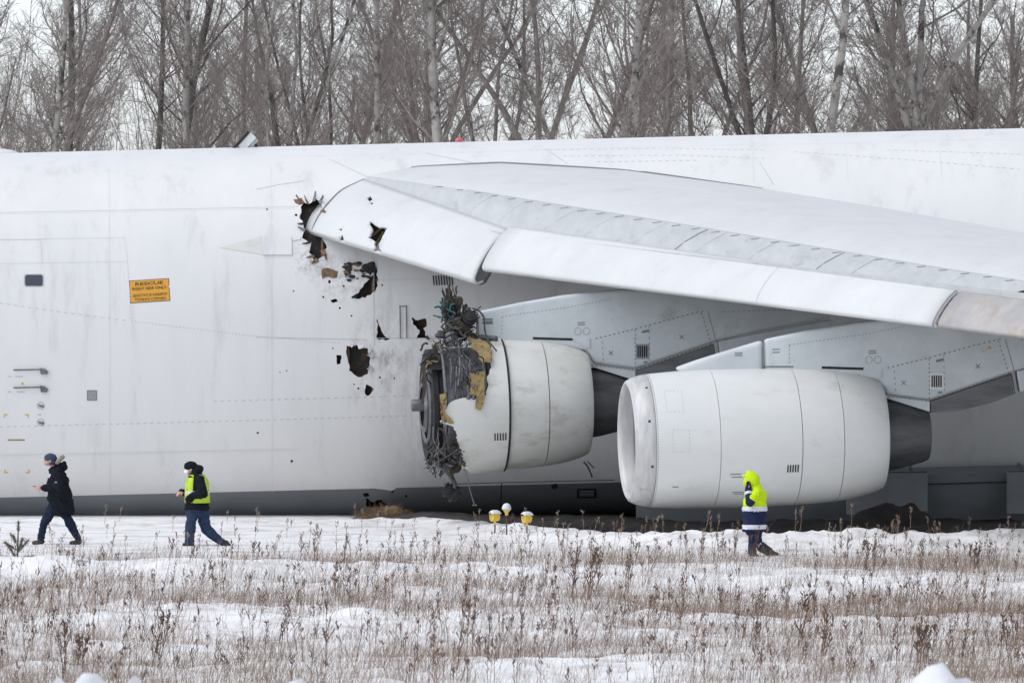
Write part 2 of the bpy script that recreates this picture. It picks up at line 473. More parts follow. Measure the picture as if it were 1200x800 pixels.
TILT = .0245
FW, FH = 3.64, 4.17
def zc(X): return 4.05 + X * TILT
def fus_scale(X):
    if X < -16: t = min(1, (-16 - X) / 15); return math.sqrt(max(1 - t ** 2.2, 0)) * .995 + .005
    if X > 18: t = min(1, (X - 18) / 34); return 1 - .85 * t ** 1.4
    return 1.0
def fus(X, a, off=0.0):
    """point of the near side: a = 0 top, pi bottom; off = distance outward"""
    c, s = math.cos(a), math.sin(a)
    n = 2.2 if c > 0 else 2.7
    k = fus_scale(X)
    y = -(FW * k + off) * abs(s) ** (2 / n)
    z = zc(X) + (FH * k + off) * math.copysign(abs(c) ** (2 / n), c)
    return Vector((X, y, z))
def fus_a(X, z):
    u = max(-1, min(1, (z - zc(X)) / FH))
    n = 2.2 if u > 0 else 2.7
    return math.acos(math.copysign(abs(u) ** (n / 2), u))
def fus_uv(px, py):
    Y = -3.4
    for _ in range(12):
        p = P(px, py, Y)
        a = fus_a(p.x, p.z)
        Y = fus(p.x, a).y
    return p.x, a
def fus_px(px, py, off=0.0):
    X, a = fus_uv(px, py)
    return fus(X, a, off)
def fus_n(px, py):
    X, a = fus_uv(px, py)
    return (fus(X, a, 1.0) - fus(X, a)).normalized()

def ragged(poly, amp=1.6, step=3.0, seed=1):
    """break a hole's outline up into a torn edge"""
    r = random.Random(seed); out = []
    n = len(poly)
    for i in range(n):
        a, b = Vector(poly[i]), Vector(poly[(i + 1) % n])
        k = max(1, int((b - a).length / step))
        nn = Vector((b - a).yx); nn.x *= -1; nn.normalize()
        for j in range(k):
            p = a.lerp(b, j / k)
            if j: p += nn * r.uniform(-amp, amp)
            out.append((p.x, p.y))
    return out

def cdt_surface(S, us, vs, holes_uv, uscale, vscale, mat_of=None, lines=()):
    """surface S(u, v) over a grid, with holes cut through it; returns MB"""
    pts, edges = [], []
    def addp(u, v): pts.append(Vector((u * uscale, v * vscale))); return len(pts) - 1
    for u in us:
        for v in vs:
            addp(u, v)
    for h in holes_uv:
        i0 = len(pts); n = len(h)
        for (u, v) in h: addp(u, v)
        edges += [(i0 + i, i0 + (i + 1) % n) for i in range(n)]
    V, E, Fc, *_ = delaunay_2d_cdt(pts, edges, [], 0, 1e-6)
    mb = MB()
    keep, mi = [], []
    boxes = [(min(p[0] for p in h), max(p[0] for p in h), min(p[1] for p in h), max(p[1] for p in h)) for h in holes_uv]
    for f in Fc:
        cu = sum(V[i].x for i in f) / len(f) / uscale; cv = sum(V[i].y for i in f) / len(f) / vscale
        if any(bx[0] <= cu <= bx[1] and bx[2] <= cv <= bx[3] and in_poly(cu, cv, h) for bx, h in zip(boxes, holes_uv)):
            continue
        keep.append(tuple(f)); mi.append(mat_of(cu, cv) if mat_of else 0)
    mb.v = [tuple(S(p.x / uscale, p.y / vscale)) for p in V]
    mb.f = keep; mb.m = mi
    return mb

HOLES = [
    [(355, 236), (362, 239), (370, 233), (377, 240), (379, 252), (371, 262), (377, 276), (383, 290), (379, 300), (370, 307), (362, 296), (365, 284), (354, 279), (356, 262), (351, 256)],
    [(415, 349), (422, 339), (430, 330), (437, 322), (440, 312), (443, 328), (440, 341), (428, 349)],
    [(406, 405), (418, 404), (422, 409), (431, 408), (434, 420), (431, 438), (420, 442), (409, 434)],
    [(394, 416), (400, 416), (399, 426), (395, 427)],
    [(429, 450), (438, 456), (431, 464), (428, 462)],
    [(442, 373), (446, 384), (449, 391), (457, 397), (452, 399), (441, 396), (442, 386)],
    [(484, 375), (499, 373), (500, 382), (496, 385), (500, 396), (488, 397), (492, 387), (484, 380)],
    [(387, 352), (394, 350), (396, 353), (390, 355)],
    [(428, 583), (438, 588), (447, 585), (456, 594), (430, 594)],
    [(425, 578), (431, 577), (433, 581), (427, 582)],
]
SPECKS = [(313, 245, 1.6), (342, 540, 1.7), (336, 434, 1.0), (302, 507, 1.3), (398, 361, 1.4), (347, 252, 1.5), (462, 443, 1.1), (379, 348, 1.3),
          (460, 576, 1.8), (476, 581, 1.5), (328, 436, .9), (344, 341, 1.1), (412, 370, 1.2), (386, 330, 1.8), (403, 335, 1.3), (448, 334, 1.2), (390, 408, 1.0), (420, 455, 1.2), (415, 450, 1.0), (445, 442, 1.2)]
holes_px = [ragged(h, 1.2, 3.2, i) for i, h in enumerate(HOLES)]
holes_px += [[(x + s * math.cos(q) * random.uniform(.7, 1.3), y + s * math.sin(q) * random.uniform(.7, 1.3)) for q in [i * 1.0472 for i in range(6)]] for x, y, s in SPECKS]
holes_uv = [[fus_uv(*p) for p in h] for h in holes_px]

A_BELLY = fus_a(0, zc(0) - 3.37)
a_list = [math.pi * i / 52 for i in range(53)]
k = min(range(53), key=lambda i: abs(a_list[i] - A_BELLY)); a_list[k] = A_BELLY
xs_mid = [-16 + .5 * i for i in range(69)]
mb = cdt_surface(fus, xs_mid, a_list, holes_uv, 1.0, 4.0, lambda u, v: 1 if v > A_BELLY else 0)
def strip(mb, xs, mirror):
    o = len(mb.v)
    for X in xs:
        for a in a_list:
            p = fus(X, a)
            mb.v.append((p.x, -p.y if mirror else p.y, p.z))
    m = len(a_list)
    for i in range(len(xs) - 1):
        for j in range(m - 1):
            mb.f.append((o + i * m + j, o + (i + 1) * m + j, o + (i + 1) * m + j + 1, o + i * m + j + 1))
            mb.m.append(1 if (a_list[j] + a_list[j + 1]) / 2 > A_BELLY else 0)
xs_nose = [-31 + 15 * (1 - math.cos(math.pi / 2 * i / 20)) ** 1 for i in range(21)]
xs_tail = [18 + 34 * i / 16 for i in range(17)]
strip(mb, xs_nose, False); strip(mb, xs_tail, False)
strip(mb, xs_nose[:-1] + [-16 + 2 * i for i in range(18)] + xs_tail[1:], True)
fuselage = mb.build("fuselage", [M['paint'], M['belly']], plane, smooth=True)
bm = bmesh.new(); bm.from_mesh(fuselage.data)
bmesh.ops.remove_doubles(bm, verts=bm.verts, dist=1e-4)
bmesh.ops.recalc_face_normals(bm, faces=bm.faces)
bm.to_mesh(fuselage.data); bm.free()

# inside of the torn skin: insulation lining and frames a hand's breadth behind the holes
mb = MB()
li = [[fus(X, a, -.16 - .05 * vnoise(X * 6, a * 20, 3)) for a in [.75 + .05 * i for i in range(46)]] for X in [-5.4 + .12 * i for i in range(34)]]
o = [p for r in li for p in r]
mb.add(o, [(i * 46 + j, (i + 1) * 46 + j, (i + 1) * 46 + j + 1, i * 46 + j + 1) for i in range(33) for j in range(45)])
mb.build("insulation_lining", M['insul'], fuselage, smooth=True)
for X in (-4.62, -4.1, -3.55, -3.0, -2.3):
    f = MB().tube([fus(X, .75 + .1 * i, -.10) for i in range(23)], .035, 4).build("frame_rib", M['primer'], fuselage)

# torn lips of metal round the holes
def fuselage_flap(px, py, d, w, lift, mat, name="torn_skin"):
    """a strip of skin bent outward: root at (px, py), running d = (dx, dy) pixels"""
    b = MB(); L = Vector(d); side = Vector((-L.y, L.x)).normalized() * w
    rows = []
    for i in range(4):
        t = i / 3
        wv = side * (1 - .55 * t) * .5
        c = Vector((px, py)) + L * t
        rows.append([fus_px(c.x - wv.x, c.y - wv.y, .012 + lift * t * t), fus_px(c.x + wv.x + random.uniform(-.6, .6), c.y + wv.y, .012 + lift * t * t * random.uniform(.6, 1.2))])
    vs = [p for r in rows for p in r]; n = fus_n(px, py) * .008
    vs2 = vs + [p - n for p in vs]
    fs = [(2 * i, 2 * i + 1, 2 * i + 3, 2 * i + 2) for i in range(3)] + [(8 + 2 * i, 8 + 2 * i + 2, 8 + 2 * i + 3, 8 + 2 * i + 1) for i in range(3)]
    fs += [(0, 2, 10, 8), (2, 4, 12, 10), (4, 6, 14, 12), (1, 9, 11, 3), (3, 11, 13, 5), (5, 13, 15, 7), (6, 7, 15, 14), (0, 8, 9, 1)]
    b.add(vs2, fs)
    return b.build(name, mat, fuselage)
for (x, y, d, w, l, m) in [
    (356, 238, (-9, -5), 3, .10, 'primer'), (361, 239, (-4, -7), 2.5, .08, 'primer'), (368, 236, (2, -7), 4, .12, 'seam'), (374, 238, (5, -3), 5, .15, 'cable_grey'), (377, 246, (4, 6), 5, .12, 'primer'),
    (376, 254, (3, 4), 4, .1, 'composite'), (356, 262, (-7, 2), 3, .06, 'black'), (358, 270, (-9, -2), 4, .08, 'seam'), (364, 284, (-10, 3), 2.5, .05, 'black'), (378, 293, (3, 7), 6, .1, 'primer'),
    (372, 304, (-6, 6), 6, .08, 'primer'), (368, 300, (-9, 3), 3, .05, 'primer'), (381, 298, (2, 9), 3, .1, 'primer'), (410, 405, (4, -5), 7, .10, 'paint'), (420, 407, (6, -3), 5, .10, 'paint'),
    (433, 413, (5, 4), 9, .10, 'alu'), (432, 430, (4, 4), 6, .08, 'alu'), (440, 318, (-2, -8), 5, .05, 'insul'), (418, 346, (-6, 4), 4, .1, 'black'), (437, 326, (-10, -2), 4, .06, 'insul'),
    (486, 376, (-3, -3), 4, .2, 'black'), (499, 394, (4, 3), 4, .2, 'black')]:
    fuselage_flap(x, y, d, w, l, M[m])

# stripped paint: bare brown and blackened patches left of the wing root
def fuselage_patch(poly, off, mat, name, seed):
    pl = ragged(poly, 1.3, 3, seed)
    b = MB(); n = len(pl); c = Vector((sum(p[0] for p in pl) / n, sum(p[1] for p in pl) / n))
    vs = [fus_px(c.x, c.y, off)] + [fus_px(p[0], p[1], off) for p in pl] + [fus_px(p[0], p[1], -.004) for p in pl]
    fs = [(0, 1 + i, 1 + (i + 1) % n) for i in range(n)] + [(1 + i, 1 + n + i, 1 + n + (i + 1) % n, 1 + (i + 1) % n) for i in range(n)]
    b.add(vs, fs)
    return b.build(name, mat, fuselage)
fuselage_patch([(377, 316), (384, 314), (396, 318), (395, 325), (385, 324), (378, 327)], .010, M['primer'], "stripped_patch", 3)
fuselage_patch([(424, 311), (430, 309), (439, 307), (439, 319), (434, 323), (428, 319)], .010, M['insul'], "stripped_patch", 4)
rr_ = random.Random(40)
for i in range(26):
    x = rr_.uniform(402, 438); y = rr_.uniform(309, 330) - (x - 402) * .06; s_ = rr_.uniform(1.2, 3.4)
    fuselage_patch([(x - s_ * 1.4, y), (x - s_ * .4, y - s_ * .7), (x + s_ * 1.2, y - s_ * .5), (x + s_ * 1.5, y + s_ * .4), (x, y + s_ * .8)], .010 + i * .0006, M[rr_.choice(['insul', 'black', 'primer', 'black'])], "stripped_patch", 50 + i)
fuselage_patch([(402, 318), (407, 315), (409, 321), (405, 325)], .014, M['primer'], "stripped_patch", 5)
fuselage_patch([(344, 234), (353, 232), (357, 238), (350, 240)], .010, M['primer'], "stripped_patch", 6)

# panel seams
def ribbon(pts, nrm, w, mat, name, parent, dash=0):
    b = MB(); n = len(pts)
    L = 0
    for i in range(n - 1):
        p, q = Vector(pts[i]), Vector(pts[i + 1])
        t = (q - p)
        if t.length < 1e-6: continue
        s0 = t.normalized().cross(nrm[i]).normalized() * w / 2; s1 = t.normalized().cross(nrm[i + 1]).normalized() * w / 2
        if dash:
            k = max(1, int(t.length / dash))
            segs = [((j) / k, (j + .45) / k) for j in range(k)]
        else: segs = [(0, 1)]
        for (u, v) in segs:
            a0, a1 = p.lerp(q, u), p.lerp(q, v)
            b.add([a0 - s0, a0 + s0, a1 + s1, a1 - s1], [(0, 1, 2, 3)])
    o = b.build(name, mat, parent, fix=False)
    return tag(o, kind="stuff") if dash else o
def densify(poly, step=8.0):
    out = []
    for a, b in zip(poly[:-1], poly[1:]):
        a, b = Vector(a), Vector(b); k = max(1, int((b - a).length / step))
        out += [a.lerp(b, j / k) for j in range(k)]
    return out + [Vector(poly[-1])]
def fus_seam(poly, w=.016, mat='seam_light', dash=0, name="panel_seam"):
    d = densify(poly)
    ribbon([fus_px(p.x, p.y, .004) for p in d], [fus_n(p.x, p.y) for p in d], w, M[mat], name, fuselage, dash)
for poly, dash in [([(0, 281), (48, 280.5)], 0), ([(48, 280), (148, 278.5)], .1), ([(0, 309), (150, 306.5)], .1), ([(48, 281), (50, 309)], .1), ([(146, 279), (149, 300), (152, 340), (154, 376)], .12),
                   ([(154, 376), (210, 383), (300, 394), (400, 402)], .14), ([(438, 300), (438.5, 405)], 0), ([(440, 328), (500, 327)], .09), ([(440, 396), (560, 396)], .0),
                   ([(0, 355), (75, 366), (152, 376)], .25), ([(300, 395), (430, 398)], 0), ([(385, 186), (440, 212)], .0), ([(500, 180), (560, 192)], 0), ([(640, 175), (665, 192)], 0),
                   ([(300, 222), (330, 216), (358, 212)], 0), ([(620, 176), (780, 174), (900, 176)], .3), ([(660, 183), (800, 182), (900, 186)], .3), ([(890, 190), (907, 217)], 0),
                   ([(700, 190), (820, 188)], .2), ([(930, 178), (1060, 187), (1200, 199)], .3), ([(1040, 176), (1200, 181)], .3), ([(250, 470), (400, 466), (495, 463)], .2), ([(0, 500), (200, 495), (480, 487)], .3)]:
    fus_seam(poly, .012 if dash else .011, 'seam_light', dash and dash * .5)
M['joint'] = material("faint_skin_joint", (.655, .66, .655), rough=.6)
for x in (128, 318):
    fus_seam([(x, 196 if x < 330 else 205), (x + .5, 330), (x + 1, 576)], .010, 'joint')
for x in (505, 640, 760, 880, 990, 1100):
    fus_seam([(x, 160 - (x - 505) * .012), (x + 4, 186 if x < 850 else 214)], .010, 'joint')
for y in (246, 530):
    fus_seam([(0, y + 3), (200, y - 1), (350, y - 4)], .010, 'joint')
    fus_seam([(0, y + 5), (200, y + 1), (350, y - 2)], .012, 'joint', .07)
for y in (168, 176):
    fus_seam([(330, y + 8), (700, y - 2), (1200, y - 13)], .010, 'joint', .07)
for poly in ([(588, 566), (586, 600)], [(520, 567), (590, 565), (720, 562)], [(1088, 566), (1200, 562)]):
    fus_seam(poly, .02, 'black')

# small fittings on the side
def fus_plate(poly, t, mat, name, parent=None, seed=None):
    b = MB(); n = len(poly)
    vs = [fus_px(x, y, t) for x, y in poly] + [fus_px(x, y, -.005) for x, y in poly]
    b.add(vs, [tuple(range(n))] + [(i, i + n, (i + 1) % n + n, (i + 1) % n) for i in range(n)])
    return b.build(name, mat, parent or fuselage)
def rect(x0, y0, x1, y1, sk=0.0): return [(x0, y0 + sk), (x1, y0 - sk), (x1, y1 - sk), (x0, y1 + sk)]
def rrect(x0, y0, x1, y1, r, n=4):
    o = []
    for cx, cy, a0 in ((x1 - r, y0 + r, -90), (x1 - r, y1 - r, 0), (x0 + r, y1 - r, 90), (x0 + r, y0 + r, 180)):
        for i in range(n + 1):
            a = R(a0 + 90 * i / n); o.append((cx + r * math.cos(a), cy + r * math.sin(a)))
    return o
fus_plate(rrect(28, 321, 51.5, 336, 3.2), .006, M['seam_light'], "window_frame")
fus_plate(rrect(29.5, 322.2, 50, 335, 2.6), .012, M['glass'], "window")
fus_plate(rect(101.8, 457, 113.6, 469), .008, M['seam'], "drain_plate_frame")
fus_plate(rect(102.7, 458, 112.8, 468), .016, M['alu'], "drain_plate")
def fus_rod(a, b, r, off, mat, name):
    return MB().tube([fus_px(a[0], a[1], off), fus_px(b[0], b[1], off)], r, 6).build(name, mat, fuselage)
for y in (433, 453.5):
    fus_rod((16, y), (50, y - .8), .018, .05, M['steel'], "door_hinge_arm")
    fus_plate([(47, y - 2), (52, y - 1.2), (56.5, y + 2), (55.5, y + 4.8), (48, y + 4.6)], .08, M['steel'], "door_hinge_bracket")
for y in (475, 494.5):
    b = MB(); c = [fus_px(47.5 + 4 * math.cos(i * .3927), y + 4 * math.sin(i * .3927), .006) for i in range(17)]
    b.tube(c, .006, 4); b.build("latch_ring", M['seam_light'], fuselage)
    fus_plate([(45, y - 1), (52, y), (51.5, y + 2), (46, y + 1)], .03, M['steel'], "latch_handle")
for x, y, sx, sy in ((4.5, 485, 1, 1), (33.5, 485, -1, 1), (4.8, 554, 1, -1), (34.5, 554, -1, -1)):
    fus_plate([(x, y), (x + 4.5 * sx, y), (x + 4.5 * sx, y + 1.2 * sy), (x + 1.2 * sx, y + 1.2 * sy), (x + 1.2 * sx, y + 4.2 * sy), (x, y + 4.2 * sy)], .006, M['yellow'], "corner_mark")
fus_plate([(24.5, 449.2), (26.2, 447.4), (28, 449.2), (26.2, 451)], .006, M['yellow'], "warning_dot")
for x, y, w in ((9, 441, 4.5), (18, 441, 9), (9, 458.8, 4), (20, 459, 9), (44, 485.5, 4.5)):
    fus_plate(rect(x, y - .5, x + w, y + .5), .005, M['seam_light'], "stencil_line")
fus_plate(rect(9, 514.5, 29, 516), .005, M['composite'], "stencil_line")
# fairing notch and panel just ahead of the wing root
fus_plate([(258, 290.5), (306, 277), (307, 298.5), (300, 297)], .010, M['nacelle_dull'], "fairing_step_shade")  # flat plate; its greyer paint stands in for the notch slope's shading
fus_plate(rect(308.5, 277.5, 342, 299), .030, M['paint'], "fairing_panel")
fus_plate([(343, 278.5), (352, 278), (352, 281), (343, 282)], .02, M['paint'], "fairing_panel")
# oblong bracket, louvres
for x in (468.5, 476):
    fus_rod((x, 358), (x + .5, 396), .012, .03, M['seam'], "guide_rail")
fus_rod((468, 359), (477, 359), .012, .03, M['seam'], "guide_rail")
for i in range(8):
    fus_plate([(507 + i * 3.1, 323), (508.4 + i * 3.1, 323), (509.4 + i * 3.1, 334), (508 + i * 3.1, 334)], .012, M['black'], "louvre_slat")
fus_plate(rect(676, 572, 699, 583), .008, M['black'], "belly_vent_frame")
fus_plate(rect(679, 574.5, 696, 580.5), .016, M['belly'], "belly_vent")
fus_plate([(646, 568), (652, 566), (654, 571), (648, 573)], .01, M['black'], "belly_drain")

# rescue sign with lettering
sg = fus_plate([(151.2, 329), (198, 326), (199.6, 352.3), (152.6, 355.4)], .005, M['print'], "rescue_sign", plane)
sgf = fus_plate([(152, 329.7), (197.3, 326.8), (198.8, 351.6), (153.4, 354.6)], .010, M['sign'], "sign_face", sg)
def lettering(text, px0, py0, px1, py1, hpx, parent, mat, name="lettering", off=.015, stretch=None):
    """text laid on the fuselage: base line from (px0, py0) to (px1, py1), cap height hpx"""
    cu = bpy.data.curves.new(name, 'FONT'); cu.body = text; cu.size = 1; cu.align_x = 'LEFT'; cu.resolution_u = 3
    cu.offset = .012
    ob = bpy.data.objects.new(name, cu); COL.objects.link(ob)
    dg = bpy.context.evaluated_depsgraph_get()
    me = bpy.data.meshes.new_from_object(ob.evaluated_get(dg))
    bpy.data.objects.remove(ob)
    co = np.array([v.co[:] for v in me.vertices])
    x0, x1 = co[:, 0].min(), co[:, 0].max(); y1 = co[:, 1].max()
    y0 = min(0, co[:, 1].min())
    cap = y1
    for v in me.vertices:
        t = (v.co.x - x0) / (x1 - x0)
        v.co = fus_px(px0 + (px1 - px0) * t + .04 * 0, py0 + (py1 - py0) * t - v.co.y / cap * hpx, off)
    me.materials.clear(); me.materials.append(mat)
    return link(name, me, parent)
lettering("RESCUE", 158.6, 334.9, 191.2, 332.7, 3.6, sg, M['print'])
lettering("RIGHT SIDE ONLY", 155.0, 340.4, 195.2, 338.0, 3.1, sg, M['print'])
lettering("ДОСТУП В КАБИНУ", 155.8, 348.2, 196.0, 345.6, 3.0, sg, M['print'])
lettering("ТОЛЬКО СПРАВА", 158.0, 352.8, 194.6, 350.6, 3.0, sg, M['print'])

# on the spine
def top_z(X): return zc(X) + FH
X = (288 - 600) * 150 / FPX
b = MB(); rot = Matrix.Rotation(R(-48), 3, 'Y')
b.box((X - .02, -.15, top_z(X) + .14), (.56, .4, .06), rot); sp = b.build("raised_roof_hatch", M['alu'], plane)
MB().box((X + .05, -.37, top_z(X) + .11), (.40, .03, .17), rot).build("hatch_skin", M['paint'], sp)
MB().box((X + .17, -.32, top_z(X) + .08), (.26, .04, .10), rot).build("hatch_lining", M['seam_light'], sp)
MB().tube([(X - .26, -.40, top_z(X) - .04), (X + .08, -.40, top_z(X) + .33)], .032, 5).build("hatch_strut", M['black'], sp)
MB().tube([(X + .26, -.3, top_z(X) - .02), (X + .22, -.28, top_z(X) + .07)], .03, 5).build("hatch_hinge", M['black'], sp)
X = (538 - 600) * 150 / FPX
b = MB(); b.ellipsoid((X, 0, top_z(X) + .03), (.085, .085, .07)); bc = b.build("beacon", M['pink'], plane, smooth=True)
MB().tube([(X, 0, top_z(X) - .03), (X, 0, top_z(X) + .005)], .1, 12).build("beacon_base", M['alu'], bc)
X = (-6 - 600) * 150 / FPX
MB().ellipsoid((X, 0, top_z(X) - .02), (.55, .3, .13)).build("spine_fairing", M['paint'], plane, smooth=True)

# ------------------------------------------------------------------ wing
def interp(x, xs, ys): return float(np.interp(x, xs, ys))
def LEx(q): return -4.06 + (q - 3.6) * .631                 # q = distance out from the centre line
QS = [1.0, 2.5, 5, 8.5, 12, 20, 36]
def wing_profile(q):
    """fixed wing section at q: (x', z) from under the nose over the top to the trailing edge and back along the underside"""
    ch = interp(q, [1, 2.5, 36], [17.6, 17, 5.5])
    zM = interp(q, [2, 2.77, 5.5, 8.5, 22.3, 36], [7.26, 7.16, 6.66, 6.09, 4.74, 3.42])
    zB = interp(q, [1, 2.5, 5, 8.5, 12, 20, 24, 36], [7.5, 7.38, 7.07, 6.68, 6.30, 5.36, 4.92, 3.62])
    xB = interp(q, [1, 2.5, 5, 8.5, 12, 20, 36], [1.75, 1.75, 2.1, 2.0, 1.9, 1.7, 1.3])
    zC = interp(q, [1, 2.5, 5, 12, 20, 36], [7.75, 7.65, 7.38, 6.56, 5.58, 3.80])
    z6 = interp(q, [1, 2.5, 5, 12, 20, 36], [7.35, 7.18, 6.93, 6.22, 5.33, 3.66])
    z9 = interp(q, [1, 2.5, 5, 12, 20, 36], [6.35, 6.2, 6.0, 5.5, 4.9, 3.45])
    zT = interp(q, [1, 2.5, 5, 12, 20, 36], [6.0, 5.85, 5.7, 5.25, 4.7, 3.35])
    xM = interp(q, [1, 2.5, 5.5, 8.3, 8.9, 36], [1.55, 1.55, 1.38, 1.0, .80, .80])
    zlo = (5.30 - (q - 9.05) * .0813 + .22) if q > 5 else zM - .80
    th = zB - zlo
    up = [(xM - .16, zlo + .30), (xM - .18, zlo + .55), (xM - .10, zM - .14), (xM, zM - .02), (xM + .4 * (xB - xM), zM + .52 * (zB - zM)), (xM + .75 * (xB - xM), zM + .84 * (zB - zM)), (xB, zB),
          (xB + .12 * (.28 * ch - xB), zB + .26 * (zC - zB)), (xB + .4 * (.28 * ch - xB), zB + .72 * (zC - zB)), (.28 * ch, zC), (.43 * ch, zC - .30 * (zC - z6)), (.58 * ch, z6), (.75 * ch, z6 - .47 * (z6 - z9)), (.9 * ch, z9), (ch, zT)]
    lo = [(ch, zT - .05), (.8 * ch, zT - .15), (.5 * ch, (zlo + zT) / 2 - .08), (.2 * ch, zlo - .02), (xM + .25, zlo), (xM - .05, zlo + .1)]
    return up, lo
qs = [1.0 + .4 * i for i in range(11)] + [5.4 + .6 * i for i in range(52)]
b = MB(); rows = []
for q in qs:
    up, lo = wing_profile(q)
    rows.append([(LEx(q) + x, -q, z) for x, z in up + lo])
m = len(rows[0]); vs = [p for r in rows for p in r]
fs, mi = [], []
for i in range(len(rows) - 1):
    for j in range(m):
        j2 = (j + 1) % m
        fs.append((i * m + j, (i + 1) * m + j, (i + 1) * m + j2, i * m + j2))
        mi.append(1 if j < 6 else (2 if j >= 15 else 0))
fs.append(tuple(range(m))); mi.append(0); fs.append(tuple((len(rows) - 1) * m + j for j in range(m))); mi.append(0)
b.v = vs; b.f = fs; b.m = mi
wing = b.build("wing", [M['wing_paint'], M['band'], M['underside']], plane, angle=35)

def wing_top_z(X, q):
    up, _ = wing_profile(q); x = X - LEx(q)
    pts = up[3:]
    return float(np.interp(x, [p[0] for p in pts], [p[1] for p in pts]))
# dark sealing strip where the wing's upper skin meets the fuselage
seam = []
for i in range(60):
    X = -2.2 + i * .17
    lo_, hi_ = 1.2, 3.6
    for _ in range(30):
        q = (lo_ + hi_) / 2
        y, z = -q, wing_top_z(X, q)
        # inside the fuselage while its side is farther out at this height
        u = (z - zc(X)) / FH
        side = FW * (1 - abs(u) ** 2.2) ** (1 / 2.2) if abs(u) < 1 else 0
        if side > q: lo_ = q
        else: hi_ = q
    seam.append(Vector((X, -q, wing_top_z(X, q) + .005)))
MB().tube(seam[:46], [.012 + .018 * math.sin(math.pi * min(1, i / 30)) if i < 30 else .03 - .0015 * (i - 30) for i in range(46)], 5).build("root_sealing_strip", M['seam'], wing)

# slats: curved plates standing off the wing's nose
def slat_point(q, v, kind, off=0.0):
    if kind == 0:
        zb = interp(q, [2.4, 3.5, 8.77], [6.20, 6.03, 5.03]); c = interp(q, [2.4, 3.5, 8.77], [1.45, 1.36, .88]); zt = interp(q, [2.4, 3.5, 8.77], [7.48, 7.25, 6.18])
    else:
        zb = 5.30 - (q - 9.05) * .0813; c = interp(q, [9.05, 22.7, 36], [.69, .555, .45]); zt = interp(q, [9.05, 22.7, 36], [6.24, 4.90, 3.6])
    h = zt - zb
    if kind == 0:
        prof = [(.30, .03), (.10, -.01), (.0, .07), (.02, .15), (.16, .36), (.36, .58), (.62, .80), (1.0, 1.0)]
    else:
        prof = [(.40, .03), (.13, -.01), (.0, .06), (.03, .17), (.18, .37), (.40, .585), (.66, .80), (1.0, 1.0)]
    t = v * 7; i = min(int(t), 6); f = t - i
    # Catmull-Rom through the profile
    p0, p1, p2, p3 = prof[max(i - 1, 0)], prof[i], prof[i + 1], prof[min(i + 2, 7)]
    def cr(a, b_, c_, d): return .5 * (2 * b_ + (c_ - a) * f + (2 * a - 5 * b_ + 4 * c_ - d) * f * f + (3 * b_ - a - 3 * c_ + d) * f ** 3)
    x = cr(p0[0], p1[0], p2[0], p3[0]) * c; z = zb + cr(p0[1], p1[1], p2[1], p3[1]) * h
    return Vector((LEx(q) + .846 * x - off * .75, -q + .534 * x - off * .45, z + off * .5))
def slat(name, q0, q1, kind, mat, holes=(), nq=24):
    uu = [q0 + (q1 - q0) * i / nq for i in range(nq + 1)]; vv = [i / 21 for i in range(22)]
    S = lambda u, v: slat_point(u, v, kind)
    huv = []
    if holes:
        g = [(u, v, *to_px(S(u, v))) for u in np.linspace(q0, q1, 260) for v in np.linspace(.25, 1, 120)]
        g = np.array(g)
        for h in holes:
            r = []
            for (x, y) in h:
                k = np.argmin((g[:, 2] - x) ** 2 + (g[:, 3] - y) ** 2)
                r.append((g[k, 0], g[k, 1]))
            huv.append(r)
    mb = cdt_surface(S, uu, vv, huv, 1.0, 1.6)
    o = mb.build(name, mat, wing, smooth=True)
    md = o.modifiers.new("thickness", 'SOLIDIFY'); md.thickness = .05; md.offset = -1
    # make sure the plate thickens inward
    nsum = sum((p.normal @ Vector((-.7, -.4, .5))) if False else p.normal.dot(Vector((-.7, -.4, .5))) for p in o.data.polygons)
    if nsum < 0: o.data.flip_normals()
    return o
slat_holes = [ragged([(433, 259), (441, 265), (454, 267), (448, 277), (444, 288), (447, 297), (439, 298), (439, 283), (431, 279), (436, 270)], 1.0, 3, 11),
              [(430, 232), (434, 229), (437, 234), (433, 236), (439, 238), (436, 240)], [(397, 268), (401, 267), (400, 271)], [(401, 275), (403, 281), (399, 286), (397, 284)]]
s1 = slat("slat", 2.5, 8.77, 0, M['wing_paint'], slat_holes, 34)
s2 = slat("slat", 9.05, 22.62, 1, M['wing_paint'])
s3 = slat("slat", 22.72, 36, 1, M['worn'])
s3["label"] = "bare worn metal slat"
# dark tube standing in for the shaded edge where first slat meets fuselage
ln = []
for k in range(26):
    v = .36 + .64 * k / 25; lo_, hi_ = 2.4, 5.0
    for _ in range(24):
        q = (lo_ + hi_) / 2; p = slat_point(q, v, 0); u = (p.z - zc(p.x)) / FH
        side = FW * (1 - abs(u) ** 2.2) ** (1 / 2.2) if abs(u) < 1 else 0
        if side > -p.y: lo_ = q
        else: hi_ = q
    ln.append(slat_point(hi_, v, 0, .006))
MB().tube(ln, [.006 + .014 * math.sin(math.pi * k / 25) for k in range(26)], 5).build("slat_root_shade_line", M['seam'], s1)
# dark yellow-painted structure behind the torn slat
b = MB(); g = P(442, 283, -3.75)
b.box(g + Vector((.10, .25, .22)), (.55, .03, .5), Matrix.Rotation(.3, 3, 'Y')); b.build("slat_rib", M['black'], wing)
b = MB()
b.tube([P(436, 276, -3.9), P(450, 264, -3.9)], .03, 5); b.tube([P(440, 288, -3.9), P(449, 271, -3.9)], .025, 5); b.build("slat_track", M['composite'], wing)
for x, y, dx, dy in ((448, 296, 6, 3), (438, 284, -4, 2), (452, 268, 3, -3)):
    MB().tube([P(x, y, -4.3), P(x + dx, y + dy, -4.55)], [.04, .008], 4).build("torn_skin", M['wing_paint'], wing)
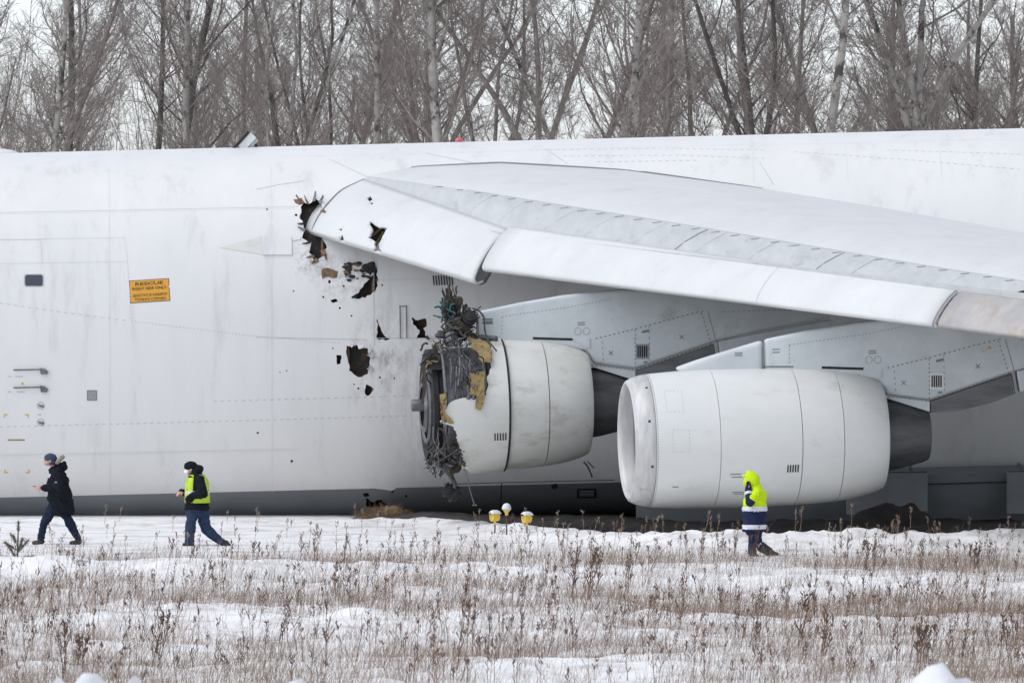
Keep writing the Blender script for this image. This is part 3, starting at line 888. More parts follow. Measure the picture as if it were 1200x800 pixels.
# end ribs closing the slat gap at the outer edge of the first slat
b = MB()
pts = [slat_point(8.74, v / 10, 0, -.03) for v in range(11)]
c = sum(pts, Vector()) / 11 + Vector((.25, .12, .05))
b.add(pts + [c] + [p + Vector((.02, .05, 0)) for p in pts] + [c + Vector((.02, .05, 0))], [tuple(range(12))] + [tuple(range(23, 11, -1))])
b.build("slat_end_rib", M['seam'], wing)
# seams and marks along the slat gap
def on_surface(Sf, pts, w, mat, name, par):
    b = MB()
    for a, c in zip(pts[:-1], pts[1:]):
        t = (c - a)
        s = t.cross(Vector((-.5, -.5, .7))).normalized() * w / 2
        b.add([a - s, a + s, c + s, c - s], [(0, 1, 2, 3)])
    return b.build(name, mat, par, fix=False)
for q in (17.6,):
    on_surface(None, [slat_point(q, .3 + .1 * i, 1, .006) for i in range(8)], .012, M['seam_light'], "panel_seam", s2)
on_surface(None, [slat_point(22.60, .22 + .06 * i, 1, .008) for i in range(14)], .05, M['seam'], "panel_seam", s2)
def band_pt(q, t, off=.006):
    up, _ = wing_profile(q)
    pts = up[3:7]; k = t * 3; i = min(int(k), 2); f = k - i
    x = pts[i][0] * (1 - f) + pts[i + 1][0] * f; z = pts[i][1] * (1 - f) + pts[i + 1][1] * f
    return Vector((LEx(q) + x - off * .3, -q, z + off))
for q, w, mt in ((17.6, .035, 'seam'), (18.6, .012, 'seam'), (19.4, .01, 'seam_light'), (15.6, .02, 'seam_light'), (14.0, .02, 'seam_light'), (13.4, .045, 'seam'), (12.1, .012, 'seam_light'), (10.5, .012, 'seam_light'), (9.2, .012, 'seam_light'), (7.4, .012, 'seam_light'), (6.2, .012, 'seam_light'), (21.2, .012, 'seam_light')):
    on_surface(None, [band_pt(q + .25 * (1 - i / 6), .1 + .85 * i / 6) for i in range(7)], w, M[mt], "band_seam", wing)
on_surface(None, [band_pt(q, 1.0, .008) for q in np.linspace(5.2, 24, 60)], .012, M['seam_light'], "band_seam", wing)
for q in np.arange(4.5, 23.5, .62):
    b = MB()
    p = band_pt(q, .93, .012); d = band_pt(q - .12, .80, .012)
    s = (d - p).cross(Vector((-.5, -.5, .7))).normalized() * .010
    b.add([p - s, p + s, d + s, d - s], [(0, 1, 2, 3)])
    b.build("fastener_mark", M['seam'], wing, fix=False)
# slat drive opening at the right end of the band
g = MB()
p0 = [band_pt(q, t, .01) for q, t in ((23.05, .15), (23.2, .45), (23.5, .8), (24.1, 1.0), (27, 1.0), (27, .0), (23.3, .0))]
g.add(p0, [tuple(range(7))]); g.build("slat_gap_opening", M['black'], wing, fix=False)
for dx in (0, .5): MB().tube([band_pt(23.6 + dx, .1, .05), band_pt(23.9 + dx, .7, .07)], .035, 5).build("slat_drive_rod", M['composite'], wing)

# ------------------------------------------------------------------ engines
NAC0 = [(0, 1.13), (.03, 1.185), (.12, 1.235), (.28, 1.285), (.5, 1.315), (1.0, 1.35), (1.63, 1.365), (2.4, 1.365), (3.23, 1.345), (3.7, 1.325), (4.06, 1.30), (4.5, 1.235), (4.85, 1.14), (5.0, 1.06)]
NAC = [(x, r * .988) for x, r in NAC0]
def nac_r(x):
    return float(np.interp(x, [p[0] for p in NAC], [p[1] for p in NAC]))
def frame_at(rear, yaw, pitch):
    Mx = Matrix.Translation(rear) @ Matrix.Rotation(R(yaw), 4, 'Z') @ Matrix.Rotation(R(-pitch), 4, 'Y')
    return lambda p: Mx @ Vector((p[0] - 5.0, p[1], p[2]))
def shell(fn, x0, x1, mat, name, parent, dr=0.0, th=.05, a0=0, a1=2 * math.pi, n=64):
    xs = [x0] + [p[0] for p in NAC if x0 + .02 < p[0] < x1 - .02] + [x1]
    fine = []
    for a, b_ in zip(xs[:-1], xs[1:]): fine += [a, (a + b_) / 2]
    fine.append(xs[-1])
    def rr(x):
        # smooth the profile a little
        return (nac_r(x - .06) + 2 * nac_r(x) + nac_r(min(x + .06, 5))) / 4 + dr
    out = [(x, rr(x)) for x in fine]
    e = .007
    out = [(out[0][0], out[0][1] - e)] + [(out[0][0] + e * .6, out[0][1])] + out[1:-1] + [(out[-1][0] - e * .6, out[-1][1])] + [(out[-1][0], out[-1][1] - e)]
    inn = [(x, rr(x) - th) for x in (fine[-1], (fine[0] + fine[-1]) / 2, fine[0])]
    b = MB(); b.lathe(out + inn, fn, n, 0, a0, a1, closed=True)
    return b.build(name, mat, parent, angle=40)
def nac_decal(fn, x, a, w, h, mat, name, parent, off=.006):
    """small plate on the cowl: w along the axis, h round it (metres)"""
    b = MB(); r = nac_r(x) + off; pts = []
    for (dx, dh) in ((-w / 2, -h / 2), (w / 2, -h / 2), (w / 2, h / 2), (-w / 2, h / 2)):
        aa = a + dh / r; pts.append(fn((x + dx, -(nac_r(x + dx) + off) * math.sin(aa), (nac_r(x + dx) + off) * math.cos(aa))))
    b.add(pts, [(0, 1, 2, 3)])
    return b.build(name, mat, parent, fix=False)
def nac_seam(fn, pts, parent, w=.014, mat='seam_light', dash=0, name="panel_seam"):
    q = []
    for (x0, a0), (x1, a1) in zip(pts[:-1], pts[1:]):
        k = max(2, int(max(abs(x1 - x0) * 6, abs(a1 - a0) * 12)))
        q += [(x0 + (x1 - x0) * i / k, a0 + (a1 - a0) * i / k) for i in range(k)]
    q.append(pts[-1])
    p3 = [fn((x, -(nac_r(x) + .005) * math.sin(a), (nac_r(x) + .005) * math.cos(a))) for x, a in q]
    c = [fn((x, 0, 0)) for x, a in q]
    ribbon(p3, [(p - d).normalized() for p, d in zip(p3, c)], w, M[mat], name, parent, dash)
def exhaust(fn, parent):
    b = MB(); b.lathe([(4.55, .98), (4.7, .80), (4.98, .735), (5.3, .69), (5.6, .62), (5.85, .555), (5.93, .52), (5.93, .49), (5.6, .52), (5.0, .5)], fn, 48)
    o = b.build("exhaust_nozzle", M['heat'], parent, angle=40)
    b = MB(); b.lathe([(5.0, .42), (5.4, .36), (5.7, .22), (5.84, .10), (5.88, .005)], fn, 32); b.build("exhaust_plug", M['steel'], parent, smooth=True)
    b = MB(); b.lathe([(4.55, 1.02), (4.55, .7)], fn, 48); b.build("bypass_duct", M['black'], parent)
    return o

# outer engine, whole
fo = frame_at(P(1031, 509.0, -18), 8, 1.3)
eng = shell(fo, .395, 1.629, M['nacelle'], "outboard_engine", plane)
eng["label"] = "undamaged outboard engine hanging under the wing"
b = MB()
lip = [(x, r * .988) for x, r in [(.388, 1.296), (.38, 1.302), (.28, 1.285), (.12, 1.235), (.03, 1.185), (0, 1.13), (.02, 1.09), (.1, 1.055), (.3, 1.035), (.7, 1.05), (1.25, 1.14)]]
b.lathe(lip[:9], fo, 72); b.build("inlet_lip", M['lip'], eng, angle=50)
b = MB(); b.lathe([(.3, 1.0227), (.7, 1.037), (1.25, 1.12), (1.5, 1.14)], fo, 72); duct = b.build("inlet_duct", M['duct_wall'], eng, smooth=True)
shell(fo, 1.637, 3.229, M['nacelle'], "fan_cowl", eng)
shell(fo, 3.241, 4.058, M['nacelle'], "reverser_cowl", eng)
shell(fo, 4.069, 5.0, M['nacelle'], "rear_cowl", eng)
b = MB(); b.lathe([(.6, 1.2), (4.9, 1.0)], fo, 48); b.build("cowl_gap_liner", M['black'], eng)
exhaust(fo, eng)
def fan(fn, x, parent, r1=1.12, blades=33):
    spin = MB(); spin.lathe([(x - .45, .005), (x - .38, .10), (x - .2, .22), (x, .33), (x + .2, .36)], fn, 32); spin.build("spinner", M['steel'], parent, smooth=True)
    bl = MB()
    me = None
    for i in range(blades):
        a = 2 * math.pi * i / blades
        m_ = MB(); L, Rr = [], []
        for k in range(5):
            r = .32 + (r1 - .32) * k / 4; tw = .25 + .6 * k / 4
            for sgn, lst in ((-1, L), (1, Rr)):
                lst.append(fn((x + sgn * .10 * math.cos(tw), -r * math.sin(a + sgn * .10 * math.sin(tw) / max(r, .4) * 1.3), r * math.cos(a + sgn * .10 * math.sin(tw) / max(r, .4) * 1.3))))
        m_.add(L + Rr, [(k, k + 1, 5 + k + 1, 5 + k) for k in range(4)])
        m_.build("fan_blade", M['steel'], parent, smooth=True, fix=False)
    d = MB(); d.lathe([(x + .25, 1.15), (x + .25, .01)], fn, 48); d.build("fan_disc", M['black'], parent)
fan(fo, 1.3, eng)
A90 = math.pi / 2
for i in range(5): nac_decal(fo, 2.95 + i * .05, 2.02, .028, .16, M['black'], "cowl_vent_slot", eng)
for (x, a) in ((1.93, 2.08), (1.97, 2.13), (2.02, 2.42), (2.06, 2.46), (.78, 2.30)):
    nac_decal(fo, x, a, .22 if x > 1 else .12, .02, M['seam'], "stencil_mark", eng)
for pts in ([(.62, .75), (.95, .75), (.95, 1.12), (.62, 1.12), (.62, .75)], [(.7, 1.4), (1.02, 1.4), (1.02, 1.72), (.7, 1.72), (.7, 1.4)]):
    nac_seam(fo, pts, eng, .01, 'seam_light', .06)
for x, a in ((.30, .62), (.27, 1.25), (.31, 1.95)):
    nac_decal(fo, x, a, .045, .05, M['black'], "lip_fastener", eng, .004)
nac_seam(fo, [(.42, .02), (.42, 3.1)], eng, .014, 'seam', .05, "rivet_row")
nac_decal(fo, .22, 2.6, .2, .5, M['alu'], "patched_lip_plate", eng, .004)

# inner engine, intake and fan torn away
fi = frame_at(P(687, 471.5, -11.5), 8, 1.3)
def fi_px(x, a, dr=0): return fi((x, -(nac_r(x) + dr) * math.sin(a), (nac_r(x) + dr) * math.cos(a)))
S_I = FPX / (CAM_D - 11.5)
eng2 = shell(fi, 3.26, 4.055, M['nacelle_dull'], "inboard_engine", plane)
eng2["label"] = "wrecked inboard engine with its intake torn off"
shell(fi, 4.072, 5.0, M['nacelle_dull'], "rear_cowl", eng2)
b = MB(); b.lathe([(1.9, 1.16), (4.9, 1.0)], fi, 48); b.build("cowl_gap_liner", M['black'], eng2)
exhaust(fi, eng2)
# torn fan cowl: front edge differs round the circumference
def torn_x(a):
    d = math.degrees(a) % 360
    x = float(np.interp(d, [0, 25, 40, 49, 76, 81, 83, 88, 96, 103, 106, 111, 122, 146, 163, 180, 230, 300, 335, 360],
                           [3.05, 2.98, 2.95, 2.915, 2.75, 2.72, 2.10, 2.0, 1.9, 1.83, 2.05, 2.14, 2.22, 2.37, 2.5, 2.67, 2.3, 2.6, 2.9, 3.05]))
    return x + .07 * (vnoise(d / 3.1, 2.0, 8) - .5) + .05 * (vnoise(d / 1.1, 5.0, 8) - .5)
b = MB(); n = 240; outer, inner = [], []
for j in range(n):
    a = 2 * math.pi * j / n; xf = torn_x(a)
    outer.append([fi_px(xf + (3.215 - xf) * t, a, .045) for t in (0, .1, .3, .6, 1)]); inner.append([fi_px(xf + (3.215 - xf) * t, a, -.01) for t in (1, 0)])
vs = [p for o_, i_ in zip(outer, inner) for p in o_ + i_]
fs = [(j * 7 + k, j * 7 + (k + 1) % 7, ((j + 1) % n) * 7 + (k + 1) % 7, ((j + 1) % n) * 7 + k) for j in range(n) for k in range(7)]
b.add(vs, fs); b.build("torn_fan_cowl", M['nacelle_dull'], eng2, angle=40)
for i in range(5): 
    b = MB(); x = 2.93 + i * .055; a = 2.04
    b.add([fi_px(x + dx, a + da, .052) for dx, da in ((-.014, -.06), (.014, -.06), (.02, .06), (-.008, .06))], [(0, 1, 2, 3)]); b.build("cowl_vent_slot", M['black'], eng2, fix=False)
# raised dark edge strip round the gap
b = MB(); b.tube([fi_px(3.235, .25 + i * .06, .03) for i in range(46)], .028, 5); b.build("cowl_seal", M['black'], eng2)
# tan composite panels hanging from the broken edge
def fi_poly(poly, off, th, mat, name, seed=0):
    pl = ragged(poly, .9, 3.5, seed); b = MB(); n = len(pl); f, k = [], []
    for (x, y) in pl:
        base = P(x, y, -11.5)
        cz = P(687, 471.5, -11.5).z
        dz = base.z - cz; rr = 1.36 + off
        Yd = -11.55 - (687 - x) / 56.7 * .14 - math.sqrt(max(rr * rr - dz * dz, .04))
        f.append(P(x, y, Yd)); k.append(P(x, y, Yd + th))
    b.add(f + k, [tuple(range(n)), tuple(range(2 * n - 1, n - 1, -1))] + [(i, i + n, (i + 1) % n + n, (i + 1) % n) for i in range(n)])
    return b.build(name, mat, eng2)
fi_poly([(547, 393), (557, 397), (562, 396), (574, 404), (577, 423), (566, 425), (561, 420), (561, 414), (553, 408), (550, 402)], .06, .03, M['composite'], "torn_composite_panel", 1)
fi_poly([(551, 437), (568, 435), (568, 466), (563, 481), (557, 478), (558, 462), (553, 450)], .06, .03, M['composite'], "torn_composite_panel", 2)
fi_poly([(515, 462), (523, 461), (524, 470), (521, 482), (526, 488), (532, 496), (519, 495), (516, 483)], .05, .03, M['composite'], "torn_composite_panel", 3)
fi_poly([(553, 444), (560, 441), (562, 463), (550, 464)], .05, .03, M['composite'], "torn_composite_panel", 4)
fi_poly([(493.5, 472), (495, 430), (498, 428), (500, 445), (497, 474)], -.1, .03, M['rust'], "torn_composite_panel", 5)
fi_poly([(494, 416), (506, 409), (510, 402), (512, 408), (499, 420)], .05, .03, M['black'], "torn_cowl_skin", 6)
fi_poly([(504, 414), (519, 413), (521, 433), (503, 432)], -.15, .03, M['black'], "torn_cowl_skin", 7)
# fan case: grey casing sectors seen from the side
b = MB(); b.lathe([(1.92, 1.20), (1.96, 1.24), (2.0, 1.20), (2.3, 1.19), (2.34, 1.23), (2.40, 1.23), (2.44, 1.19), (2.75, 1.18), (2.8, 1.23), (2.86, 1.18), (3.2, 1.17)], fi, 64); b.build("fan_casing", M['duct'], eng2, angle=30)
b = MB(); b.lathe([(1.7, 1.11), (1.72, 1.17), (1.82, 1.17), (1.86, 1.12), (1.95, 1.12), (1.95, .95), (1.75, .98), (1.7, 1.11)], fi, 64, a0=R(-170), a1=R(170)); b.build("broken_case_ring", M['black'], eng2, angle=30)
b = MB(); b.lathe([(2.0, 1.16), (1.95, .9), (1.82, .8), (1.8, .62), (1.88, .55), (1.86, .30), (1.92, .22), (1.9, .01)], fi, 48); b.build("fan_disc_stub", M['black'], eng2, angle=30)
b = MB(); b.lathe([(1.70, .66), (1.66, .72), (1.70, .77), (1.80, .77), (1.8, .66)], fi, 48); b.build("stub_ring", M['heat'], eng2, angle=30)
b = MB(); b.lathe([(1.62, .40), (1.6, .46), (1.66, .52), (1.85, .52)], fi, 40); b.build("stub_ring", M['steel'], eng2, angle=30)
b = MB(); b.lathe([(1.40, .005), (1.40, .115), (1.42, .125), (1.68, .125), (1.7, .19), (1.84, .21)], lambda p: fi((p[0], p[1], p[2] + .03)), 24); b.build("shaft_stub", M['steel'], eng2, angle=30)
# curved feed pipes over the casing, big enough to follow one by one
def pipe(pts, r, mat, name="fuel_pipe", parent=None):
    pts = [Vector(p) for p in pts]; out = []
    for i in range(len(pts) - 1):
        p0, p1, p2, p3 = pts[max(i - 1, 0)], pts[i], pts[i + 1], pts[min(i + 2, len(pts) - 1)]
        for k in range(5):
            f = k / 5
            out.append(.5 * (2 * p1 + (p2 - p0) * f + (2 * p0 - 5 * p1 + 4 * p2 - p3) * f * f + (3 * p1 - p0 - 3 * p2 + p3) * f ** 3))
    out.append(pts[-1])
    return MB().tube(out, r, 6).build(name, mat, parent or eng2, smooth=True)
def IP(x, y, d=0.0):
    """point on the near side of the broken engine section under a pixel; d = metres outside its casing"""
    cz = P(687, 471.5, -11.5).z; p = P(x, y, -11.5); dz = p.z - cz
    rr = 1.26 + d
    return P(x, y, -11.55 - (687 - x) / 56.7 * .14 - math.sqrt(max(rr * rr - dz * dz, .02)))
pipe([IP(511, 402, .1), IP(516, 408, .12), IP(519, 422, .1), IP(521, 440, .1), IP(523, 460, .08)], .03, M['cable_grey'])
pipe([IP(523, 388, .2), IP(524, 376, .2), IP(529, 384, .25), IP(534, 394, .2), IP(538, 408, .12), IP(539, 430, .1), IP(537, 452, .1)], .025, M['cable_grey'])
pipe([IP(538, 408, .1), IP(545, 416, .1), IP(552, 426, .1), IP(558, 434, .08)], .014, M['cable_grey'])
pipe([IP(522, 407, .1), IP(531, 401, .15), IP(544, 396, .1)], .016, M['cable_grey'])
pipe([P(554, 361, -12.0), P(561, 364, -12.1), P(567, 372, -12.1), P(568, 385, -12.2), IP(571, 397, .2), IP(577, 405, .2), IP(582, 411, .2)], .018, M['cable_dark'])
pipe([P(537, 385, -12.0), P(546, 389, -12.0), P(558, 394, -12.1), P(583, 397, -12.2)], .06, M['heat'], "bleed_duct")
pipe([P(545, 383, -12.1), P(550, 388, -12.2), P(560, 393, -12.2)], .02, M['composite'], "torn_strip")
for (x, l) in ((545, 40), (549, 36), (541, 44), (533, 40), (527, 34)):
    pipe([IP(x, 420, .05), IP(x + 2, 430, .08), IP(x + 1, 420 + l, .05)], .018, M['duct'] if x % 2 else M['cable_grey'])
for i in range(5):
    MB().capsule(IP(545 + i * 3, 450 + (i % 3) * 4, .07), IP(546 + i * 3, 462 + (i % 2) * 3, .07), .07, .06, 8).build("accessory_canister", M['steel'] if i % 2 else M['cable_dark'], eng2, smooth=True)
# upper tangle
def tangle(n, box, depth, mats, rmin, rmax, seed, length, grav=0.0, name="torn_wiring"):
    r = random.Random(seed); b = MB()
    for i in range(n):
        x = r.uniform(box[0], box[2]); y = r.uniform(box[1], box[3]); Y = r.uniform(*depth) - .38
        p = P(x, y, Y); d = Vector((r.gauss(0, 1), r.gauss(0, .6), r.gauss(0, 1))).normalized(); pts = [p]
        L = r.uniform(.5, 1) * length
        for k in range(6):
            d = (d + Vector((r.gauss(0, .4), r.gauss(0, .3), r.gauss(-grav, .4)))).normalized(); pts.append(pts[-1] + d * L / 6)
        b.tube(pts, rmin + (rmax - rmin) * .6 * r.random() ** 2.2, 4, r.choice(range(len(mats))))
    return tag(b.build(name, [M[m] for m in mats], eng2), kind="stuff")
wm = ['cable_dark', 'cable_grey', 'rust', 'cable_dark', 'steel', 'rust']
# scorched blocks filling the middle of the tangle
rr_ = random.Random(60)
for i in range(26):
    x = rr_.uniform(521, 552); y = rr_.uniform(354, 402)
    b = MB(); c = P(x, y, -12.1 - rr_.uniform(0, .3)); rt = Matrix.Rotation(rr_.uniform(0, 3), 3, 'Y') @ Matrix.Rotation(rr_.uniform(0, 3), 3, 'X')
    s_ = rr_.uniform(.06, .17)
    b.lathe([(-1, .01), (-1, .5), (-.6, .75), (.2, .7), (.3, .45), (.9, .4), (1.0, .01)], lambda q, c=c, rt=rt, s_=s_: c + rt @ (Vector(q) * s_), 7)
    b.build("scorched_bracket", M[rr_.choice(['black', 'black', 'cable_dark', 'rust', 'steel'])], eng2)
tangle(50, (522, 368, 548, 398), (-12.3, -11.6), ['cable_dark', 'black', 'rust', 'cable_dark', 'cable_grey'], .008, .03, 1, .34)
tangle(70, (521, 345, 534, 378), (-12.0, -11.6), ['rust', 'cable_dark', 'rust', 'black'], .008, .045, 2, .30, -.9)
tangle(26, (530, 356, 552, 384), (-12.0, -11.6), ['rust', 'cable_dark', 'black', 'cable_grey'], .01, .05, 12, .4, 0)
tangle(10, (516, 356, 527, 368), (-12.2, -11.9), ['teal', 'teal', 'cable_dark'], .014, .035, 3, .24)
tangle(34, (535, 364, 554, 392), (-12.0, -11.5), ['cable_dark', 'rust', 'black'], .012, .05, 4, .3)
tangle(30, (508, 397, 548, 412), (-12.9, -12.3), wm, .008, .026, 5, .3)
tangle(30, (534, 408, 560, 462), (-13.0, -12.7), ['cable_dark', 'black', 'rust', 'cable_grey'], .007, .022, 6, .34, .3)
tangle(14, (512, 496, 530, 542), (-13.0, -12.6), ['cable_grey', 'cable_dark', 'steel', 'black'], .008, .02, 7, .5, 1.2)
tangle(44, (502, 520, 543, 549), (-12.9, -12.3), ['cable_dark', 'black', 'cable_dark', 'rust', 'cable_dark', 'cable_grey'], .008, .045, 8, .28, .1)
for (x0, y0, x1, y1, x2, y2, m_) in ((508, 500, 509, 518, 521, 534, 'cable_grey'), (514, 502, 512, 520, 506, 536, 'cable_dark'), (527, 500, 523, 518, 511, 533, 'cable_grey'), (532, 505, 526, 522, 515, 532, 'cable_dark'), (505, 530, 515, 541, 530, 546, 'cable_grey'), (541, 522, 530, 531, 509, 543, 'cable_grey'), (520, 528, 533, 524, 542, 533, 'cable_dark'), (499, 543, 507, 536, 518, 531, 'cable_dark')):
    pipe([IP(x0, y0, .1), IP(x1, y1, .2), P(x2, y2, -13.2)], .018, M[m_], "loose_cable")
tangle(14, (506, 542, 530, 554), (-12.6, -12.2), wm, .007, .02, 9, .25, .6)
tangle(16, (497, 400, 512, 440), (-12.6, -12.2), ['cable_dark', 'black', 'composite'], .02, .05, 10, .28, .2)
for i in range(18):
    x = rr_.uniform(504, 543); y = rr_.uniform(522, 550)
    b = MB(); c = P(x, y, -12.5 - rr_.uniform(0, .5)); rt = Matrix.Rotation(rr_.uniform(0, 3), 3, 'Y') @ Matrix.Rotation(rr_.uniform(0, 3), 3, 'X')
    s_ = rr_.uniform(.05, .15)
    b.lathe([(-1, .01), (-1, .5), (-.6, .75), (.2, .7), (.3, .45), (.9, .4), (1.0, .01)], lambda q, c=c, rt=rt, s_=s_: c + rt @ (Vector(q) * s_), 7)
    b.build("scorched_bracket", M[rr_.choice(['black', 'black', 'cable_dark', 'rust', 'steel'])], eng2)
for (x, y, r_, m_) in ((528, 392, .16, 'steel'), (543, 378, .2, 'rust'), (534, 372, .12, 'cable_grey'), (550, 374, .16, 'black'), (517, 396, .14, 'cable_dark'), (524, 538, .19, 'cable_dark'), (536, 532, .16, 'steel'), (512, 540, .12, 'steel'), (531, 545, .16, 'rust'), (541, 536, .14, 'cable_dark')):
    b = MB(); c = P(x, y, -12.35)
    b.lathe([(0, .01), (0, .8), (.15, 1), (.5, .95), (.55, .7), (1.0, .68), (1.1, .3), (1.1, .01)], lambda q, c=c, r_=r_: c + Matrix.Rotation(x * .7, 3, 'Z') @ Matrix.Rotation(y * .9, 3, 'Y') @ (Vector(q) * r_), 10)
    b.build("gearbox_housing", M[m_], eng2, angle=30)
# the gearbox end dangling below
pipe([P(524, 552, -12.3), P(527, 560, -12.35), P(531, 568, -12.4), P(532, 574, -12.4)], .09, M['steel'], "hanging_drive_shaft")
c = P(530, 577, -12.4)
b = MB(); rt = Matrix.Rotation(R(35), 3, 'Y')
for x0, x1, r_ in ((-.2, -.13, .12), (-.13, -.07, .17), (-.07, .02, .13), (.02, .09, .18), (.09, .16, .11)):
    b.lathe([(x0, .01), (x0, r_), (x1, r_), (x1, .01)], lambda q: c + rt @ Vector(q), 14)
b.build("hanging_gearbox", M['black'], eng2, angle=30)
pipe([P(543, 545, -12.6), P(547, 558, -12.6), P(551, 575, -12.6), P(556, 591, -12.6)], .012, M['cable_grey'], "hanging_cable")
MB().box(P(556, 591.5, -12.6), (.09, .04, .03)).build("cable_plug", M['cable_grey'], eng2)
MB().box(P(540.5, 543, -12.75), (.11, .03, .07), Matrix.Rotation(.5, 3, 'Y')).build("torn_composite_panel", M['composite'], eng2)
pipe([P(684, 541, -12.0), P(689, 547, -12.0), P(694, 559, -11.9)], .02, M['cable_dark'], "torn_drain_pipe")
pipe([P(688, 540, -12.0), P(692, 544, -12.0), P(696, 548, -11.9)], .012, M['cable_dark'], "torn_drain_pipe")

# ------------------------------------------------------------------ pylons
def mapper(inner):
    if not inner: return lambda x, y: (x, y)
    return lambda x, y: (694 + (x - 1036) * .953, 471.5 + (y - 509.5) * .953)
def pylon(Y, inner, eng_parent_name):
    mp = mapper(inner)
    def poly(pts): return [(P(*mp(x, y), Y).x, P(*mp(x, y), Y).z) for x, y in pts]
    w = .32
    body = [(895, 397.5), (945, 387), (1000, 377.5), (1060, 371), (1120, 368), (1200, 372), (1330, 392), (1330, 405), (1230, 424), (1186, 435), (1089, 468), (1037, 462), (1030, 446), (1000, 441), (896, 441)]
    b = MB(); b.prism(poly(body), Y - w, Y + w)
    o = b.build("engine_pylon", M['pylon'], plane, bevel=.07)
    if not inner:
        f = MB(); f.prism(poly([(893.5, 398), (893.5, 441), (800, 438), (790, 431), (815, 422), (850, 411)]), Y - w + .01, Y + w - .01)
        f.build("pylon_nose_fairing", M['pylon'], o, bevel=.09)
    h = MB(); h.prism(poly([(1089.5, 470), (1185, 437.5), (1189, 461), (1159, 472), (1120, 481.5), (1090, 483)]), Y - w + .03, Y + w - .03)
    h.build("pylon_heat_shield", M['heat'], o)
    h = MB(); h.prism(poly([(1030, 463.5), (1037, 463), (1088.5, 470), (1088.5, 482)]), Y - w + .02, Y + w - .02); h.build("pylon_lower_skin", M['pylon'], o)
    h = MB(); h.prism(poly([(1190, 434), (1230, 426), (1330, 407), (1330, 425), (1194, 459)]), Y - w + .015, Y + w - .015); h.build("pylon_tail_fairing", M['pylon'], o, bevel=.03)
    f = Y - w - .004
    def pl(pts, wd, mt, dash=0, nm="rivet_row"):
        q = [P(*mp(x, y), f) for x, y in pts]
        ribbon(q, [Vector((0, -1, 0))] * len(q), wd, M[mt], nm, o, dash)
    pl([(925, 404), (960, 399), (1010, 392), (1061, 382)], .012, 'seam', .07); pl([(925, 404), (925, 428)], .012, 'seam', .07)
    pl([(1040, 431), (1089, 419), (1140, 405), (1176, 396)], .022, 'seam', .09); pl([(1089, 420), (1089, 470)], .02, 'seam', .08)
    pl([(1170, 399), (1180, 430), (1189, 462)], .02, 'seam', .08); pl([(1189, 436), (1178, 397)], .012, 'seam')
    pl([(1036, 464), (1089, 470)], .012, 'seam', .08); pl([(1048, 434), (1050, 462)], .012, 'seam', .1); pl([(1106, 415), (1107, 462)], .012, 'seam', .1); pl([(1090, 469), (1140, 452), (1185, 437)], .016, 'seam', .08)
    pl([(1196, 398), (1290, 395)], .012, 'seam', .1)
    for (x, y) in ((1059, 448.5), (1146, 429)):
        pl([(x - 2.6, y - 2.6), (x + 2.6, y + 2.6)], .016, 'seam', 0, "jack_cross"); pl([(x - 2.6, y + 2.6), (x + 2.6, y - 2.6)], .016, 'seam', 0, "jack_cross")
    def pt(poly2, t, mt, nm, par=None):
        n = len(poly2); bb = MB()
        vs = [P(*mp(x, y), Y - w - t) for x, y in poly2] + [P(*mp(x, y), Y - w + .01) for x, y in poly2]
        bb.add(vs, [tuple(range(n))] + [(i, i + n, (i + 1) % n + n, (i + 1) % n) for i in range(n)])
        return bb.build(nm, M[mt], par or o)
    pt(rect(1089.5, 437.5, 1106, 456), .006, 'alu' if inner else 'nacelle', "vent_grille")
    for i in range(5):
        x = 1091.6 + i * 2.6
        pt([(x, 439.8), (x + 1.6, 439.8), (x + 1.6, 453.5), (x, 453.5)], .014, 'black', "vent_slat")
    pt([(1097, 421.5), (1106, 419.5), (1106, 422.5), (1097, 424.5)], .008, 'seam', "small_scoop")
    pt([(1099, 459), (1104, 458), (1104, 460.5), (1099, 461)], .008, 'seam', "drain_mast")
    for x in (1018, 1028.5):
        bb = MB(); bb.tube([P(*mp(x + 4 * math.cos(i * .3927), 421.5 + 4.4 * math.sin(i * .3927)), f) for i in range(17)], .007, 4); bb.build("access_ring", M['seam_light'], o)
    for (x, y, l) in ((1018, 411.4, 9), (1018, 414, 9), (905, 409.5, 9), (905, 413, 9)):
        pl([(x, y), (x + l, y - .5)], .02, 'seam', 0, "stencil_mark")
    if not inner:
        pl([(861, 413.6), (870, 413.6)], .02, 'seam', 0, "stencil_mark"); pl([(861, 416.2), (870, 416.2)], .02, 'seam', 0, "stencil_mark")
        bb = MB(); bb.ellipsoid(P(1159, 407.5, Y - w), (.035, .02, .035)); bb.build("warning_lamp", M['yellow'], o, smooth=True)
        pl([(895, 399), (895, 430)], .03, 'seam', 0, "panel_seam")
        pl([(895, 429.5), (930, 429.5)], .03, 'seam', 0, "panel_seam")
    else:
        for (x, y, l) in ((900.5, 407.5, 13), (900.5, 411.5, 13)):
            pl([(x, y), (x + l, y - .5)], .025, 'teal', 0, "stencil_mark")
        bb = MB(); bb.prism(poly([(893.5, 399), (895, 399), (895, 430), (893.5, 430)]), Y - w + .02, Y + w - .02); bb.build("torn_bulkhead", M['black'], o)
    # saddle plate where the cowl meets the pylon
    pl([(963, 430.5), (1012, 432)], .05, 'black', 0, "cowl_gap")
    sd = [(1012, 431.5), (1033, 430), (1033, 443), (1026, 440)]
    pt(sd, .02, 'pylon', "cowl_saddle_plate")
    return o
pylon(-18.0, False, "")
pylon(-11.5, True, "")

